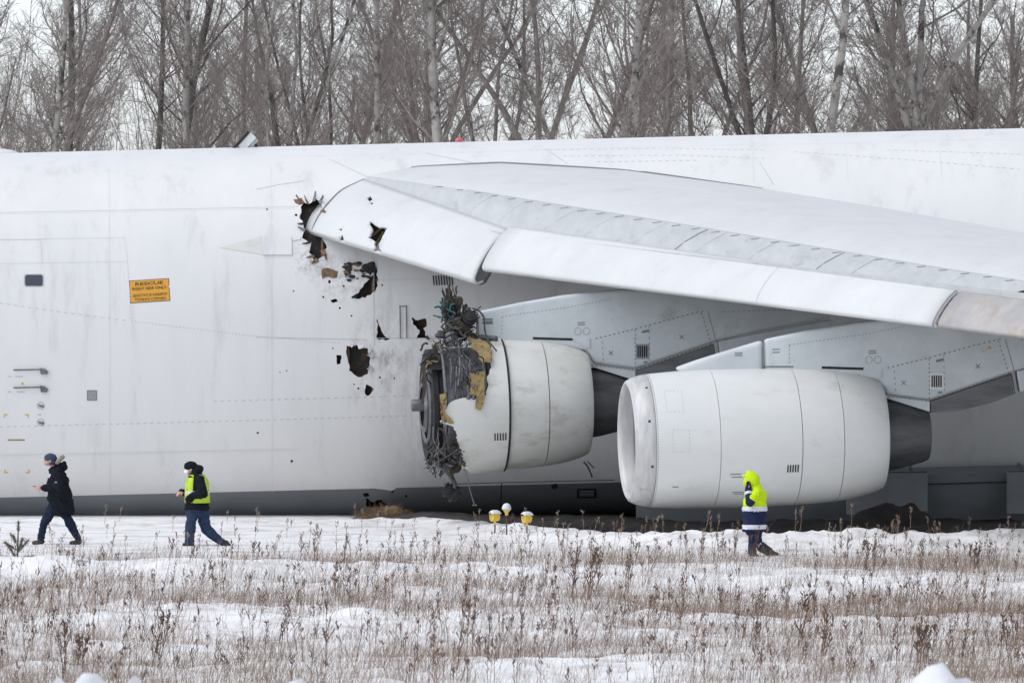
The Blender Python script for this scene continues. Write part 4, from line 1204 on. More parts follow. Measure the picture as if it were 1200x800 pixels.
# ------------------------------------------------------------------ gear bay and doors under the belly
b = MB()
X0, X1 = 2.7, 17.5
rings_ = []
for X in [X0 + .0, X0 + .6, X0 + 1.6, X0 + 3] + [X0 + 4 + i for i in range(14)]:
    k = min(1, ((X - X0) / 3 + .02)) ** .5
    rings_.append([(X, -3.0, .85 + X * TILT), (X, -3.35 - .42 * k, .72 + X * TILT), (X, -3.45 - .45 * k, .35 + X * TILT), (X, -3.35 - .35 * k, -.1), (X, -3.0, -.4), (X, -2.5, .2)])
b.rings(rings_)
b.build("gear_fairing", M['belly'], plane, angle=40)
for (x0, x1, y0, y1) in ((992, 1087, 551.5, 603), (1180, 1262, 550, 602)):
    g = MB(); q = [P(x0, y0 + 1, -4.2), P(x1, y0, -4.2), P(x1, y1, -4.6), P(x0, y1, -4.6)]
    g.add([*q, *[v + Vector((0, .09, 0)) for v in q]], [(0, 1, 2, 3), (7, 6, 5, 4), (0, 4, 5, 1), (1, 5, 6, 2), (2, 6, 7, 3), (3, 7, 4, 0)])
    d = g.build("gear_door", M['door'], plane, bevel=.02)
    ribbon([P(x0 + 1, y0 + 2.2, -4.215), P(x1 - 1, y0 + 1.4, -4.215)], [Vector((0, -1, 0))] * 2, .02, M['black'], "door_hinge_line", d)
    for i in range(3):
        t = .2 + .3 * i
        MB().tube([q[0].lerp(q[1], t) + Vector((0, .1, .02)), q[0].lerp(q[1], t) + Vector((0, .7, .12))], .04, 6).build("door_hinge", M['steel'], d)
MB().tube([P(1088, 567, -4.05), P(1180, 564.5, -4.05)], .015, 5).build("bay_edge_rail", M['black'], plane)
# ------------------------------------------------------------------ disturbed earth under the aircraft
us = np.linspace(-3.2, 19, 180); ts = np.linspace(0, 1, 60)
UU, TT = np.meshgrid(us, ts, indexing='ij')
yc = crest_line(UU)
YY = (yc + .55 + .35 * (vnoise(UU * 2.3, TT * 0 + 1, 21) - .5)) * (1 - TT) + 1.0 * TT
edge = np.minimum(np.clip(TT * 9, 0, 1), np.clip((UU + 3.2) / 1.5, 0, 1))
ZZ = zg(UU, YY) - .05 + edge * (.075 + .16 * vnoise(UU * 1.9, YY * 1.7, 22) * vnoise(UU * .5, YY * .6, 23) + .09 * vnoise(UU * 5, YY * 5, 24))
nx, ny = UU.shape; idx = np.arange(nx * ny).reshape(nx, ny)
F = np.stack([idx[:-1, :-1], idx[1:, :-1], idx[1:, 1:], idx[:-1, 1:]], -1).reshape(-1, 4)
soil = link("churned_soil", np_mesh("churned_soil", np.stack([UU, YY, ZZ], -1).reshape(-1, 3), F, M['soil'], smooth=True)); tag(soil, kind="structure")

def mound(name, c, rx, ry, h, mat, seed, label, cat, lump=.35):
    b = MB(); n, k = 36, 12; r_ = []
    for i in range(k + 1):
        t = i / k; ring = []
        for j in range(n):
            a = 2 * math.pi * j / n
            rad = 1 - t
            wob = 1 + .35 * (float(vnoise(math.cos(a) * 1.7 + 5, math.sin(a) * 1.7 + seed, seed)) - .5)
            x = c[0] + rx * rad * wob * math.cos(a); y = c[1] + ry * rad * wob * math.sin(a)
            hh = h * (1 - rad ** 1.8) * (1 - lump + 2 * lump * float(vnoise(x * 3.3, y * 3.3, seed + 1))) if t < 1 else h * .95
            ring.append((x, y, c[2] - .12 + max(hh, 0) + (.12 if t > .05 else 0) * min(1, t * 3)))
        r_.append(ring)
    b.rings(r_)
    o = b.build(name, mat, None, smooth=True)
    return tag(o, label, cat)
p = P(1046, 607, -7.2)
mound("soil_mound", (p.x, -7.2, -.05), 1.15, .8, .50, M['soil'], 31, "dark heap of earth below the hanging grey door behind the outboard engine", "earth mound")
p = P(452, 600, -6.2)
tm = mound("turf_mound", (p.x, -6.2, -.02), .72, .6, .34, M['straw'], 33, "low brown mound of torn turf against the dark belly, left of the wrecked engine", "turf mound")
r = random.Random(5); P0, P1 = [], []
for i in range(900):
    a = r.uniform(0, 2 * math.pi); q = math.sqrt(r.random()) * .98
    x = p.x + .72 * q * math.cos(a); y = -6.2 + .6 * q * math.sin(a); z = .28 * (1 - q ** 1.8) + .02
    d = Vector((r.gauss(0, 1), r.gauss(0, 1), r.uniform(-.3, .8))).normalized() * r.uniform(.08, .22)
    P0.append((x, y, z)); P1.append((x + d.x, y + d.y, z + d.z))
V, F = seg_arrays(P0, P1, np.full(len(P0), .006), np.full(len(P0), .002))
tag(link("torn_turf_straw", np_mesh("torn_turf_straw", V, F, [M['straw']]), tm), kind="stuff")

# ------------------------------------------------------------------ approach lights
def runway_lamp(px, py_head, py_base, Y, kind, label):
    Y = foot_on(px, py_base - 1.5); g = P(px, py_base - 1.5, Y); z0 = float(zg(g.x, Y)) - .05
    t = thing("runway_lamp", (g.x, Y, z0), label, "lamp", "snow-capped runway lamps in front of the aircraft")
    top = P(px, py_head, Y)
    MB().tube([(g.x, Y, z0), (top.x, Y, top.z - .06)], .014, 8).build("pole", M['pole'], t, smooth=True)
    def rot(q, c=top, a=R(28)): return c + Matrix.Rotation(a, 3, 'Z') @ Vector(q)
    if kind == 0:
        b = MB()
        prof = [(-.085, .01), (-.085, .065), (-.07, .088), (.03, .10), (.075, .098), (.08, .08), (.06, .075), (.055, .01)]
        b.lathe(prof, lambda q: rot((-q[0], q[1], q[2])), 20); h = b.build("lamp_head", M['lamp_yellow'], t, angle=40)
        MB().box(top + Vector((0, 0, -.125)), (.05, .05, .07)).build("lamp_bracket", M['lamp_yellow'], t, bevel=.008)
        b = MB(); n = 18; rr = []
        for x in (-.13, -.11, -.05, .02, .08, .115, .125):
            k_ = 1 - abs(x / .135) ** 4; rr.append([rot((-x * .86, .104 * math.sin(a) * (k_ ** .5 * .4 + .6), .010 + (.100 + .022 * k_) * math.cos(a) * (k_ ** .5 * .35 + .65))) for a in [R(-62 + 124 * j / (n - 1)) for j in range(n)]] + [rot((-x * .86, .085 * math.sin(a), .02 + .07 * math.cos(a))) for a in [R(62 - 124 * j / 5) for j in range(6)]])
        b.rings(rr); b.build("snow_cap", M['snowcap'], t, angle=60)
        g_ = MB(); g_.lathe([(.068, .08), (.075, .05), (.078, .01)], lambda q: rot((-q[0], q[1], q[2])), 18); g_.build("lens", M['yellow'], h, smooth=True)
        b = MB(); b.ellipsoid(rot((.085, 0, .01)), (.022, .075, .085)); b.build("snow_cap", M['snowcap'], t, smooth=True)
    else:
        up = lambda q: top + Vector((q[1], q[2], q[0]))
        MB().lathe([(-.12, .01), (-.12, .03), (-.07, .032), (-.045, .055), (0, .072), (.015, .085), (.03, .08), (.03, .01)], up, 20).build("lamp_head", M['lamp_yellow'], t, angle=40)
        b = MB(); b.lathe([(.0, .075), (-.012, .088), (.03, .09), (.07, .08), (.105, .055), (.12, .025), (.122, .003)], up, 20); b.build("snow_cap", M['snowcap'], t, smooth=True)
    return t
runway_lamp(580, 605.0, 626, -18.5, 0, "left lamp of the yellow trio, broad round head under a snow cap")
runway_lamp(593.7, 596.5, 628, -18.8, 1, "middle lamp of the yellow trio, tallest and smallest, with a domed snow cap")
runway_lamp(617.5, 606.8, 627, -18.6, 0, "right lamp of the yellow trio, broad head showing more yellow under its snow")

# ------------------------------------------------------------------ people
def fuse(mb, name, mats, parent, voxel=.012, smooth_it=4, wrinkle=0.0):
    """melt overlapping tapered shapes into one continuous surface; each face takes the material of the shape it came from"""
    src = mb
    me = bpy.data.meshes.new(name); me.from_pydata(src.v, [], src.f)
    bm = bmesh.new(); bm.from_mesh(me); bmesh.ops.recalc_face_normals(bm, faces=bm.faces); bm.to_mesh(me); bm.free()
    o = bpy.data.objects.new(name, me); COL.objects.link(o)
    md = o.modifiers.new("r", 'REMESH'); md.mode = 'VOXEL'; md.voxel_size = voxel
    ms = o.modifiers.new("s", 'SMOOTH'); ms.factor = .5; ms.iterations = smooth_it
    dg = bpy.context.evaluated_depsgraph_get()
    m2 = bpy.data.meshes.new_from_object(o.evaluated_get(dg))
    bpy.data.objects.remove(o)
    if len(mats) > 1:
        fc = np.array([np.mean([src.v[i] for i in f], 0) for f in src.f]); fm = np.array(src.m)
        n = len(m2.polygons); cen = np.empty(n * 3); m2.polygons.foreach_get("center", cen); cen = cen.reshape(-1, 3)
        out = np.empty(n, np.int32)
        for s in range(0, n, 1500):
            d = ((cen[s:s + 1500, None] - fc[None]) ** 2).sum(-1); out[s:s + 1500] = fm[d.argmin(1)]
    m2.materials.clear()
    for m in mats: m2.materials.append(m)
    if len(mats) > 1: m2.polygons.foreach_set("material_index", out)
    m2.polygons.foreach_set("use_smooth", [True] * len(m2.polygons))
    if wrinkle:
        n = len(m2.vertices); co = np.empty(n * 3); m2.vertices.foreach_get("co", co); co = co.reshape(-1, 3)
        nr = np.empty(n * 3); m2.vertices.foreach_get("normal", nr); nr = nr.reshape(-1, 3)
        d = sum(a_ * (vnoise(co[:, 0] * f_ + co[:, 2] * f_ * 1.9, co[:, 1] * f_ * .8 + co[:, 2] * f_ * .6, 61 + i) - .5) for i, (a_, f_) in enumerate(((1.0, 6), (.8, 13), (.4, 27))))
        co += nr * (d * wrinkle)[:, None]
        m2.vertices.foreach_set("co", co.ravel())
    m2.name = name
    return link(name, m2, parent)
def ell_loft(mb, rows, n=20, mi=0):
    """rows of (centre, half width along x, half width along y)"""
    return mb.rings([[Vector(c) + Vector((rx * math.cos(2 * math.pi * j / n), ry * math.sin(2 * math.pi * j / n), 0)) for j in range(n)] for c, rx, ry in rows], mi)
def hand(mb, wrist, fwd, out, curl=.5, mi=0, s=1.0):
    """palm, four unequal fingers bent at the knuckles and a thumb from the palm's side"""
    f = Vector(fwd).normalized(); o = Vector(out); o = (o - f * o.dot(f)).normalized(); dn = f.cross(o)
    if dn.z > 0: dn = -dn
    w = Vector(wrist)
    mb.capsule(w, w + f * .05 * s, .030 * s, .032 * s, 10, mi)
    for i, (k, L) in enumerate(((-.030, .070), (-.010, .080), (.010, .076), (.029, .060))):
        b = w + f * .075 * s + o * k * s
        d1 = (f + dn * curl * .6).normalized(); d2 = (f + dn * curl * 1.8).normalized()
        p1 = b + d1 * L * .55 * s; p2 = p1 + d2 * L * .5 * s
        mb.capsule(w + f * .03 * s + o * k * .8 * s, b, .013 * s, .011 * s, 8, mi); mb.capsule(b, p1, .011 * s, .0095 * s, 8, mi); mb.capsule(p1, p2, .0095 * s, .008 * s, 8, mi)
    tb = w + f * .02 * s - o * .028 * s; t1 = tb + (f * .6 - o * .7 + dn * .3).normalized() * .04 * s; t2 = t1 + (f * 1.0 - o * .1 + dn * .3).normalized() * .032 * s
    mb.capsule(tb, t1, .014 * s, .011 * s, 8, mi); mb.capsule(t1, t2, .011 * s, .009 * s, 8, mi)

class Fig:
    def __init__(self, ox, oy, zs, Y):
        self.o = (ox, oy, zs, Y)
    def __call__(self, zx, zy, dy=0.0):
        ox, oy, s, Y = self.o
        p = P(ox + zx * s, oy + zy * s, Y); p.y += dy
        return p
def head_prims(b, c, face, tilt, mi=0):
    """c = centre of the skull, face = unit direction of the nose (x, y); profile towards -x"""
    fx = Vector((face[0], face[1], 0)).normalized(); sd = Vector((-fx.y, fx.x, 0)); up = (Vector((0, 0, 1)) + fx * tilt).normalized(); fw = (fx - up * fx.dot(up)).normalized()
    rot = Matrix((fw, sd, up)).transposed()
    b.ellipsoid(c, (.098, .076, .105), rot, 16, mi)
    b.ellipsoid(c + fw * .030 - up * .065, (.062, .058, .070), rot, 14, mi)
    b.capsule(c + fw * .088 - up * .02, c + fw * .108 - up * .052, .012, .016, 8, mi)      # nose
    b.capsule(c + fw * .082 + sd * .02 - up * .088, c + fw * .082 - sd * .02 - up * .088, .011, .011, 6, mi)   # lips
    b.ellipsoid(c + fw * .072 - up * .115, (.02, .024, .016), rot, 8, mi)                    # chin
    for s in (-1, 1):
        b.ellipsoid(c + sd * s * .076 - up * .03 - fw * .005, (.022, .012, .032), rot, 8, mi)
        b.capsule(c + fw * .085 + sd * s * .018 + up * .012, c + fw * .07 + sd * s * .05 + up * .008, .010, .008, 6, mi)
    return fw, sd, up
def eyes(c, fw, sd, up, par):
    for s in (-1, 1):
        MB().ellipsoid(c + fw * .082 + sd * s * .034 - up * .012, (.012, .012, .009), None, 8).build("eye", M['boot'], par, smooth=True)
def leg(b, hip, knee, ankle, r0, r1, r2, mi=0):
    b.capsule(hip, knee, r0, r1, 14, mi)
    calf = knee.lerp(ankle, .35) + (knee - ankle).cross(Vector((0, 1, 0))).normalized() * .0
    b.capsule(knee, calf, r1, r1 * .98, 14, mi); b.capsule(calf, ankle, r1 * .98, r2, 14, mi)

# --- man in the black parka
Y1 = foot_on(62, 637.5)
f = Fig(20, 520, .1625, Y1)
gz = f(300, 720).z
root = thing("person", (f(300, 720).x, Y1, float(zg(f(300, 720).x, Y1))), "person in a long black parka and blue knit hat, striding left with a phone", "person")
b = MB()
hc = f(238, 112)
fw, sd, up = head_prims(b, hc, (-1, -.12), -.25)
b.capsule(f(262, 165), f(250, 135), .06, .055, 12)
ell_loft(b, [(f(300, 470), .12, .15), (f(300, 400), .13, .16), (f(298, 300), .13, .17), (f(290, 225), .11, .17), (f(275, 190), .07, .11)])
S1, E1, W1 = f(305, 215, -.22), f(318, 318, -.26), f(185, 312, -.16)
S2, E2, W2 = f(290, 215, .20), f(280, 315, .24), f(190, 318, .05)
for S, E, W in ((S1, E1, W1), (S2, E2, W2)):
    b.capsule(S, E, .045, .038); b.capsule(E, W, .036, .028)
hand(b, W1, f(130, 308, -.12) - W1, (0, .2, 1), .35)
hand(b, W2, f(140, 306, -.02) - W2, (0, 1, .2), .4)
H1, K1, A1 = f(255, 470, -.08), f(195, 575, -.10), f(172, 690, -.10)
H2, K2, A2 = f(330, 470, .09), f(388, 590, .10), f(436, 695, .10)
leg(b, H1, K1, A1, .075, .055, .04); leg(b, H2, K2, A2, .075, .055, .04)
body = fuse(b, "body", [M['skin']], root, .010, 3)
eyes(hc, fw, sd, up, body)
b = MB(); leg(b, H1, K1, A1 + Vector((0, 0, .03)), .112, .083, .066); leg(b, H2, K2, A2 + Vector((0, 0, .03)), .112, .083, .066); b.capsule(f(265, 455), f(330, 455), .13, .13)
fuse(b, "trousers", [M['denim']], root, .014, 4, .03)
b = MB()
for A, dx in ((A1, -1), (A2, -1)):
    b.capsule(A + Vector((.03, 0, -.03)), A + Vector((-.13, -.01, -.055)), .052, .042); b.capsule(A + Vector((0, 0, .06)), A + Vector((.02, 0, -.03)), .06, .055)
fuse(b, "boots", [M['boot']], root, .012)
b = MB()
ell_loft(b, [(f(322, 512), .245, .27), (f(322, 480), .243, .27), (f(312, 400), .235, .265), (f(300, 320), .225, .265), (f(297, 250), .205, .26), (f(290, 205), .165, .23), (f(275, 175), .10, .14)])
b.capsule(f(300, 205, -.18), E1, .10, .085); b.capsule(E1, f(200, 315, -.17), .085, .06)
b.capsule(f(290, 205, .18), E2, .10, .085); b.capsule(E2, f(205, 318, .06), .085, .06)
b.ellipsoid(f(325, 160), (.11, .14, .10)); b.ellipsoid(f(338, 150), (.075, .12, .09))
b.capsule(f(262, 185, -.06), f(262, 185, .06), .085, .085)
coat = fuse(b, "parka", [M['cloth_black']], root, .014, 4, .045)
b = MB(); hp = [f(325 - 42 * math.sin(t), 108 + 34 * (t / 1.57 - 1) ** 2 + 10, .13 * math.cos(t * 2 - 1.57)) for t in [i * .2 for i in range(9)]]
b.tube([f(284, 142, -.11), f(298, 126, -.12), f(314, 108, -.10), f(326, 96, -.05), f(328, 94, .04), f(312, 108, .1)], [.03, .045, .05, .05, .045, .03], 10)
fuse(b, "fur_trim", [M['fur']], coat, .012, 2)
MB().box(f(237, 228, -.20), (.035, .01, .075), Matrix.Rotation(.5, 3, 'Y')).build("chest_patch", M['reflective'], coat)
MB().box(f(288, 272, -.345), (.05, .012, .022)).build("sleeve_badge", M['alu'], coat)
b = MB(); b.ellipsoid(hc + up * .035 - fw * .012, (.118, .098, .095), Matrix((fw, sd, up)).transposed(), 16); b.capsule(hc - fw * .06 - up * .04, hc + fw * .05 + up * .02, .085, .075, 14)
b.capsule(hc + fw * .07 + sd * .03 + up * .045, hc + fw * .07 - sd * .03 + up * .045, .042, .042, 8)
fuse(b, "knit_hat", [M['knit']], root, .010, 3)
ph = tag(MB().box(f(140, 302, -.07), (.15, .075, .012), Matrix.Rotation(R(-6), 3, 'Y')).build("phone", M['boot'], None, bevel=.004), "black phone held out by the striding person in the long parka", "phone")

# --- man in the lime vest
Y2 = foot_on(226, 639)
f = Fig(190, 530, .15, Y2)
root = thing("person", (f(300, 725).x, Y2, float(zg(f(300, 725).x, Y2))), "person in a lime reflective vest, dark hat and white face mask, walking left", "person")
b = MB()
hc = f(222, 122)
fw, sd, up = head_prims(b, hc, (-1, -.2), -.12)
b.capsule(f(262, 185), f(240, 150), .065, .06, 12)
ell_loft(b, [(f(275, 440), .12, .15), (f(275, 380), .13, .16), (f(272, 290), .14, .17), (f(270, 230), .12, .18), (f(262, 195), .08, .11)])
S1, E1, W1 = f(300, 215, -.24), f(325, 312, -.30), f(232, 350, -.25)
S2, E2, W2 = f(262, 215, .20), f(235, 320, .22), f(160, 312, .0)
for S, E, W in ((S1, E1, W1), (S2, E2, W2)):
    b.capsule(S, E, .045, .038); b.capsule(E, W, .036, .028)
hand(b, W2, f(118, 318, -.06) - W2, (0, 1, .4), .95); hand(b, W1, f(205, 360, -.24) - W1, (0, 0, 1), .6)
H1, K1, A1 = f(245, 450, -.08), f(222, 590, -.10), f(217, 690, -.10)
H2, K2, A2 = f(310, 450, .09), f(338, 600, .10), f(475, 705, .10)
leg(b, H1, K1, A1, .075, .055, .04); leg(b, H2, K2, A2, .075, .055, .04)
body = fuse(b, "body", [M['skin']], root, .010, 3)
eyes(hc, fw, sd, up, body)
b = MB(); leg(b, H1, K1, A1, .125, .10, .085); leg(b, H2, K2, A2 + Vector((-.02, 0, .02)), .125, .10, .075); b.capsule(f(250, 450), f(305, 450), .14, .14)
fuse(b, "jeans", [M['denim_blue']], root, .014, 4, .03)
b = MB()
b.capsule(A1 + Vector((.03, 0, -.05)), A1 + Vector((-.10, -.01, -.07)), .06, .045); b.capsule(A1 + Vector((.01, 0, .03)), A1 + Vector((.02, 0, -.05)), .07, .06)
dv = (A2 - K2).normalized(); b.capsule(A2 - dv * .03, A2 + dv * .05, .07, .06); b.capsule(A2 + dv * .03 + Vector((0, 0, 0)), f(520, 722, .10), .058, .038); b.capsule(f(500, 700, .1), f(525, 724, .1), .04, .03)
fuse(b, "boots", [M['boot']], root, .012)
b = MB()
ell_loft(b, [(f(273, 446), .225, .26), (f(272, 430), .235, .265), (f(270, 370), .225, .26), (f(272, 300), .215, .255), (f(275, 235), .20, .255), (f(272, 190), .16, .22), (f(258, 165), .10, .13)])
b.capsule(f(300, 215, -.22), E1, .105, .09); b.capsule(E1, f(215, 352, -.25), .09, .07)
b.capsule(f(262, 210, .18), E2, .10, .085); b.capsule(E2, f(150, 308, .02), .08, .06)
b.ellipsoid(f(285, 130), (.09, .12, .075)); b.capsule(f(255, 165, -.05), f(255, 165, .05), .09, .09)
coat = fuse(b, "winter_jacket", [M['cloth_black']], root, .014, 4, .035)
# vest: an open-sided shell over the jacket
b = MB(); n = 40; rows = []
for (c, rx, ry) in [(f(274, 392), .246, .278), (f(272, 322), .242, .276), (f(272, 300), .238, .274), (f(275, 235), .224, .272), (f(273, 200), .196, .25), (f(266, 172), .14, .18)]:
    rows.append([c + Vector((rx * math.cos(2 * math.pi * j / n), ry * math.sin(2 * math.pi * j / n), 0)) for j in range(n)])
mm = []
mb2 = MB(); mb2.v = [tuple(p) for r_ in rows for p in r_]
for i in range(5):
    for j in range(n):
        a = (j + .5) / n * 360
        # open at the front (-x) and round the armholes (towards the camera and away)
        if 172 < a < 192: continue
        if i >= 2 and (252 < a < 298 or 62 < a < 108): continue
        mb2.f.append((i * n + j, i * n + (j + 1) % n, (i + 1) * n + (j + 1) % n, (i + 1) * n + j)); mb2.m.append(1 if i == 1 else 0)
v = mb2.build("reflective_vest", [M['vest'], M['reflective']], root, smooth=True); md = v.modifiers.new("thickness", 'SOLIDIFY'); md.thickness = .012
b = MB(); b.ellipsoid(hc + up * .045 - fw * .010, (.124, .102, .095), Matrix((fw, sd, up)).transposed(), 16); b.capsule(hc - fw * .055 + up * .0, hc + fw * .05 + up * .03, .09, .085, 14)
fuse(b, "knit_hat", [M['cloth_black']], root, .010, 3)
b = MB(); b.ellipsoid(hc + fw * .065 - up * .075, (.055, .062, .055), Matrix((fw, sd, up)).transposed(), 14); b.build("face_mask", M['mask'], body, smooth=True)

# --- hooded worker in fluorescent yellow
Y3 = foot_on(884, 651.5)
f = Fig(850, 540, .15, Y3)
root = thing("person", (f(240, 745).x, Y3, float(zg(f(240, 745).x, Y3))), "person in a hooded fluorescent yellow and navy coat with a phone at the ear", "person")
b = MB()
hc = f(205, 150)
fw, sd, up = head_prims(b, hc, (-1, .15), -.3)
b.capsule(f(235, 215), f(218, 180), .06, .055, 12)
ell_loft(b, [(f(230, 550), .15, .18), (f(230, 450), .16, .19), (f(235, 330), .16, .19), (f(245, 260), .14, .20), (f(238, 220), .09, .14)])
S1, E1, W1 = f(235, 262, -.22), f(188, 318, -.30), f(176, 225, -.18)
S2, E2, W2 = f(240, 262, .20), f(225, 360, .25), f(205, 430, .2)
for S, E, W in ((S1, E1, W1), (S2, E2, W2)):
    b.capsule(S, E, .045, .038); b.capsule(E, W, .036, .028)
hand(b, W1, f(178, 165, -.13) - W1, (0, 1, 0), .5); hand(b, W2, Vector((-.02, 0, -1)), (1, 0, 0), .5)
H1, K1, A1 = f(218, 540, -.08), f(212, 630, -.09), f(212, 715, -.09)
H2, K2, A2 = f(240, 540, .08), f(252, 640, .09), f(335, 700, .09)
leg(b, H1, K1, A1, .075, .055, .04); leg(b, H2, K2, A2, .075, .055, .04)
body = fuse(b, "body", [M['skin']], root, .010, 3)
eyes(hc, fw, sd, up, body)
b = MB(); leg(b, H1, K1, A1, .105, .085, .075); leg(b, H2, K2, f(275, 665, .09), .105, .085, .075); b.capsule(f(215, 545), f(238, 545), .13, .13)
fuse(b, "work_trousers", [M['navy']], root, .014, 4, .03)
b = MB(); b.tube([f(262, 672, .09), f(290, 655, .09)], [.085, .085], 14); b.build("trouser_band", M['reflective'], root, smooth=True)
b = MB(); b.capsule(f(222, 735, -.09), f(210, 738, -.09), .06, .05); b.capsule(f(240, 742, -.09), f(195, 745, -.1), .05, .045); fuse(b, "boot", [M['boot_sole']], root, .012)
b = MB(); b.capsule(f(285, 672, .09), f(345, 705, .09), .10, .075); b.capsule(f(340, 712, .09), f(408, 726, .09), .058, .032); b.capsule(f(290, 690, .09), f(330, 715, .09), .07, .06); fuse(b, "boot", [M['boot']], root, .012)
b = MB()
def zc_row(y, rx, ry, x=230): return (f(x, y), rx, ry)
ell_loft(b, [zc_row(548, .215, .24, 228), zc_row(530, .225, .25, 228)], mi=1)
ell_loft(b, [zc_row(531, .227, .252, 228), zc_row(504, .227, .252, 228)], mi=2)
ell_loft(b, [zc_row(505, .222, .25, 229), zc_row(440, .222, .25, 230), zc_row(384, .222, .25, 230)], mi=1)
ell_loft(b, [zc_row(385, .226, .252, 230), zc_row(358, .226, .252, 231)], mi=2)
ell_loft(b, [zc_row(359, .22, .25, 231), zc_row(310, .21, .25, 235), zc_row(255, .18, .24, 245), zc_row(215, .13, .17, 240), zc_row(190, .10, .12, 228)], mi=0)
b.capsule(f(240, 255, -.20), f(200, 300, -.275), .10, .088, mi=0); b.capsule(f(240, 250, .18), E2, .10, .085, mi=0); b.capsule(E2, f(205, 430, .2), .085, .07, mi=1)
coat = fuse(b, "hooded_coat", [M['hivis'], M['navy'], M['reflective']], root, .014, 3, .03)
b = MB(); b.capsule(f(196, 312, -.285), E1, .085, .085); b.capsule(E1, W1, .085, .062); b.capsule(W1, f(178, 200, -.155), .062, .058)
slv = fuse(b, "raised_sleeve", [M['navy']], coat, .012, 3)
ax = (W1 - E1); b = MB(); b.tube([E1 + ax * .58, E1 + ax * .62, E1 + ax * .80, E1 + ax * .84], [.066, .082, .078, .062], 16); b.build("sleeve_band", M['reflective'], slv, smooth=True)
b = MB(); b.capsule(f(180, 200, -.15), f(180, 172, -.13), .045, .045); b.capsule(f(186, 172, -.10), f(184, 160, -.09), .03, .025); fuse(b, "glove", [M['cloth_black']], root, .010, 2)
b = MB()
rot = Matrix((fw, sd, up)).transposed()
n = 22; rr = []
for (t, ry, rz, dz) in ((.125, .115, .125, .02), (.10, .135, .15, .01), (.03, .15, .165, .0), (-.06, .15, .16, -.01), (-.12, .12, .13, -.03), (-.155, .06, .07, -.05)):
    rr.append([hc + fw * t + sd * (ry * math.cos(2 * math.pi * j / n)) + up * (dz + rz * math.sin(2 * math.pi * j / n)) for j in range(n)])
b.rings(rr, cap=False); b.f.append(tuple((5) * n + j for j in range(n))); b.m.append(0)
h = b.build("hood", M['hivis'], coat, smooth=True); md = h.modifiers.new("thickness", 'SOLIDIFY'); md.thickness = .02
b = MB(); b.capsule(hc + fw * .10 + sd * .05 + up * .07, hc + fw * .10 - sd * .05 + up * .07, .035, .035); b.capsule(hc + fw * .10 + up * .06, hc + fw * .185 + up * .02, .04, .018); b.ellipsoid(f(235, 195), (.12, .13, .09))
fuse(b, "hood_peak", [M['hivis']], coat, .012, 2)
tag(MB().box(f(186, 175, -.11), (.04, .012, .14)).build("phone", M['boot'], None, bevel=.004), "dark phone pressed to the hood of the person in fluorescent yellow", "phone")

# ------------------------------------------------------------------ dry grass and weeds
def band_density(x, y):
    """how thick the dry growth stands: patchy stripes across the field"""
    d = -y
    base = np.interp(d, [18, 24, 27, 30, 32.5, 35, 37, 40, 46, 49, 52, 56, 60, 66, 72], [.0, .015, .25, .62, .62, .16, .22, .50, .75, .45, .34, .50, .55, .95, .95])
    n = vnoise(x / 3.4, y / 2.6, 41) * .5 + vnoise(x / 1.2, y / 1.6, 42) * .35 + vnoise(x / .38, y / .6, 43) * .28
    side = 1 + .25 * np.clip((x - 1) / 8, -1, 1)
    return base * side * np.clip(n * 4.6 - 1.62, .025, 2.2)
def scatter(n, x0, x1, y0, y1, seed):
    g = np.random.default_rng(seed); out = np.empty((0, 2))
    while len(out) < n:
        x = g.uniform(x0, x1, n * 2); y = g.uniform(y0, y1, n * 2)
        k = g.random(n * 2) < band_density(x, y) * .8
        out = np.concatenate([out, np.stack([x[k], y[k]], 1)])
    return out[:n], g
# blades
N = 88000
xy, g = scatter(N, -13, 13, -69, -19, 3)
h = g.uniform(.08, .36, N) * (0.75 + .6 * vnoise(xy[:, 0] / 1.3, xy[:, 1] / 1.3, 44))
ang = g.uniform(0, 2 * np.pi, N); lean = g.uniform(.05, 1.1, N) * h + .0
wind = .22 * h
base = np.stack([xy[:, 0], xy[:, 1], zg(xy[:, 0], xy[:, 1]) - .02], 1)
wind = .16 * h + .25 * h * (g.random(N) - .5)
tip = base + np.stack([np.cos(ang) * lean + wind, np.sin(ang) * lean, h], 1)
mid = base + (tip - base) * .55 + np.stack([-np.cos(ang) * lean * .12, -np.sin(ang) * lean * .12, h * .10], 1)
w = g.uniform(.0010, .0028, N)
fa = g.uniform(-1.0, 1.0, N); wd = np.stack([np.cos(fa), np.sin(fa), np.zeros(N)], 1) * w[:, None]
V = np.stack([base - wd, base + wd, mid + wd * .8, mid - wd * .8, tip + wd * .2, tip - wd * .2], 1).reshape(-1, 3)
i6 = np.arange(N)[:, None] * 6
F = np.concatenate([i6 + np.array([[0, 1, 2, 3]]), i6 + np.array([[3, 2, 4, 5]])], 0)
mi = (g.random(N) < .22).astype(np.int32)
o = link("dry_grass", np_mesh("dry_grass", V, F, [M['grass'], M['weed']], np.concatenate([mi, mi]))); tag(o, kind="stuff")
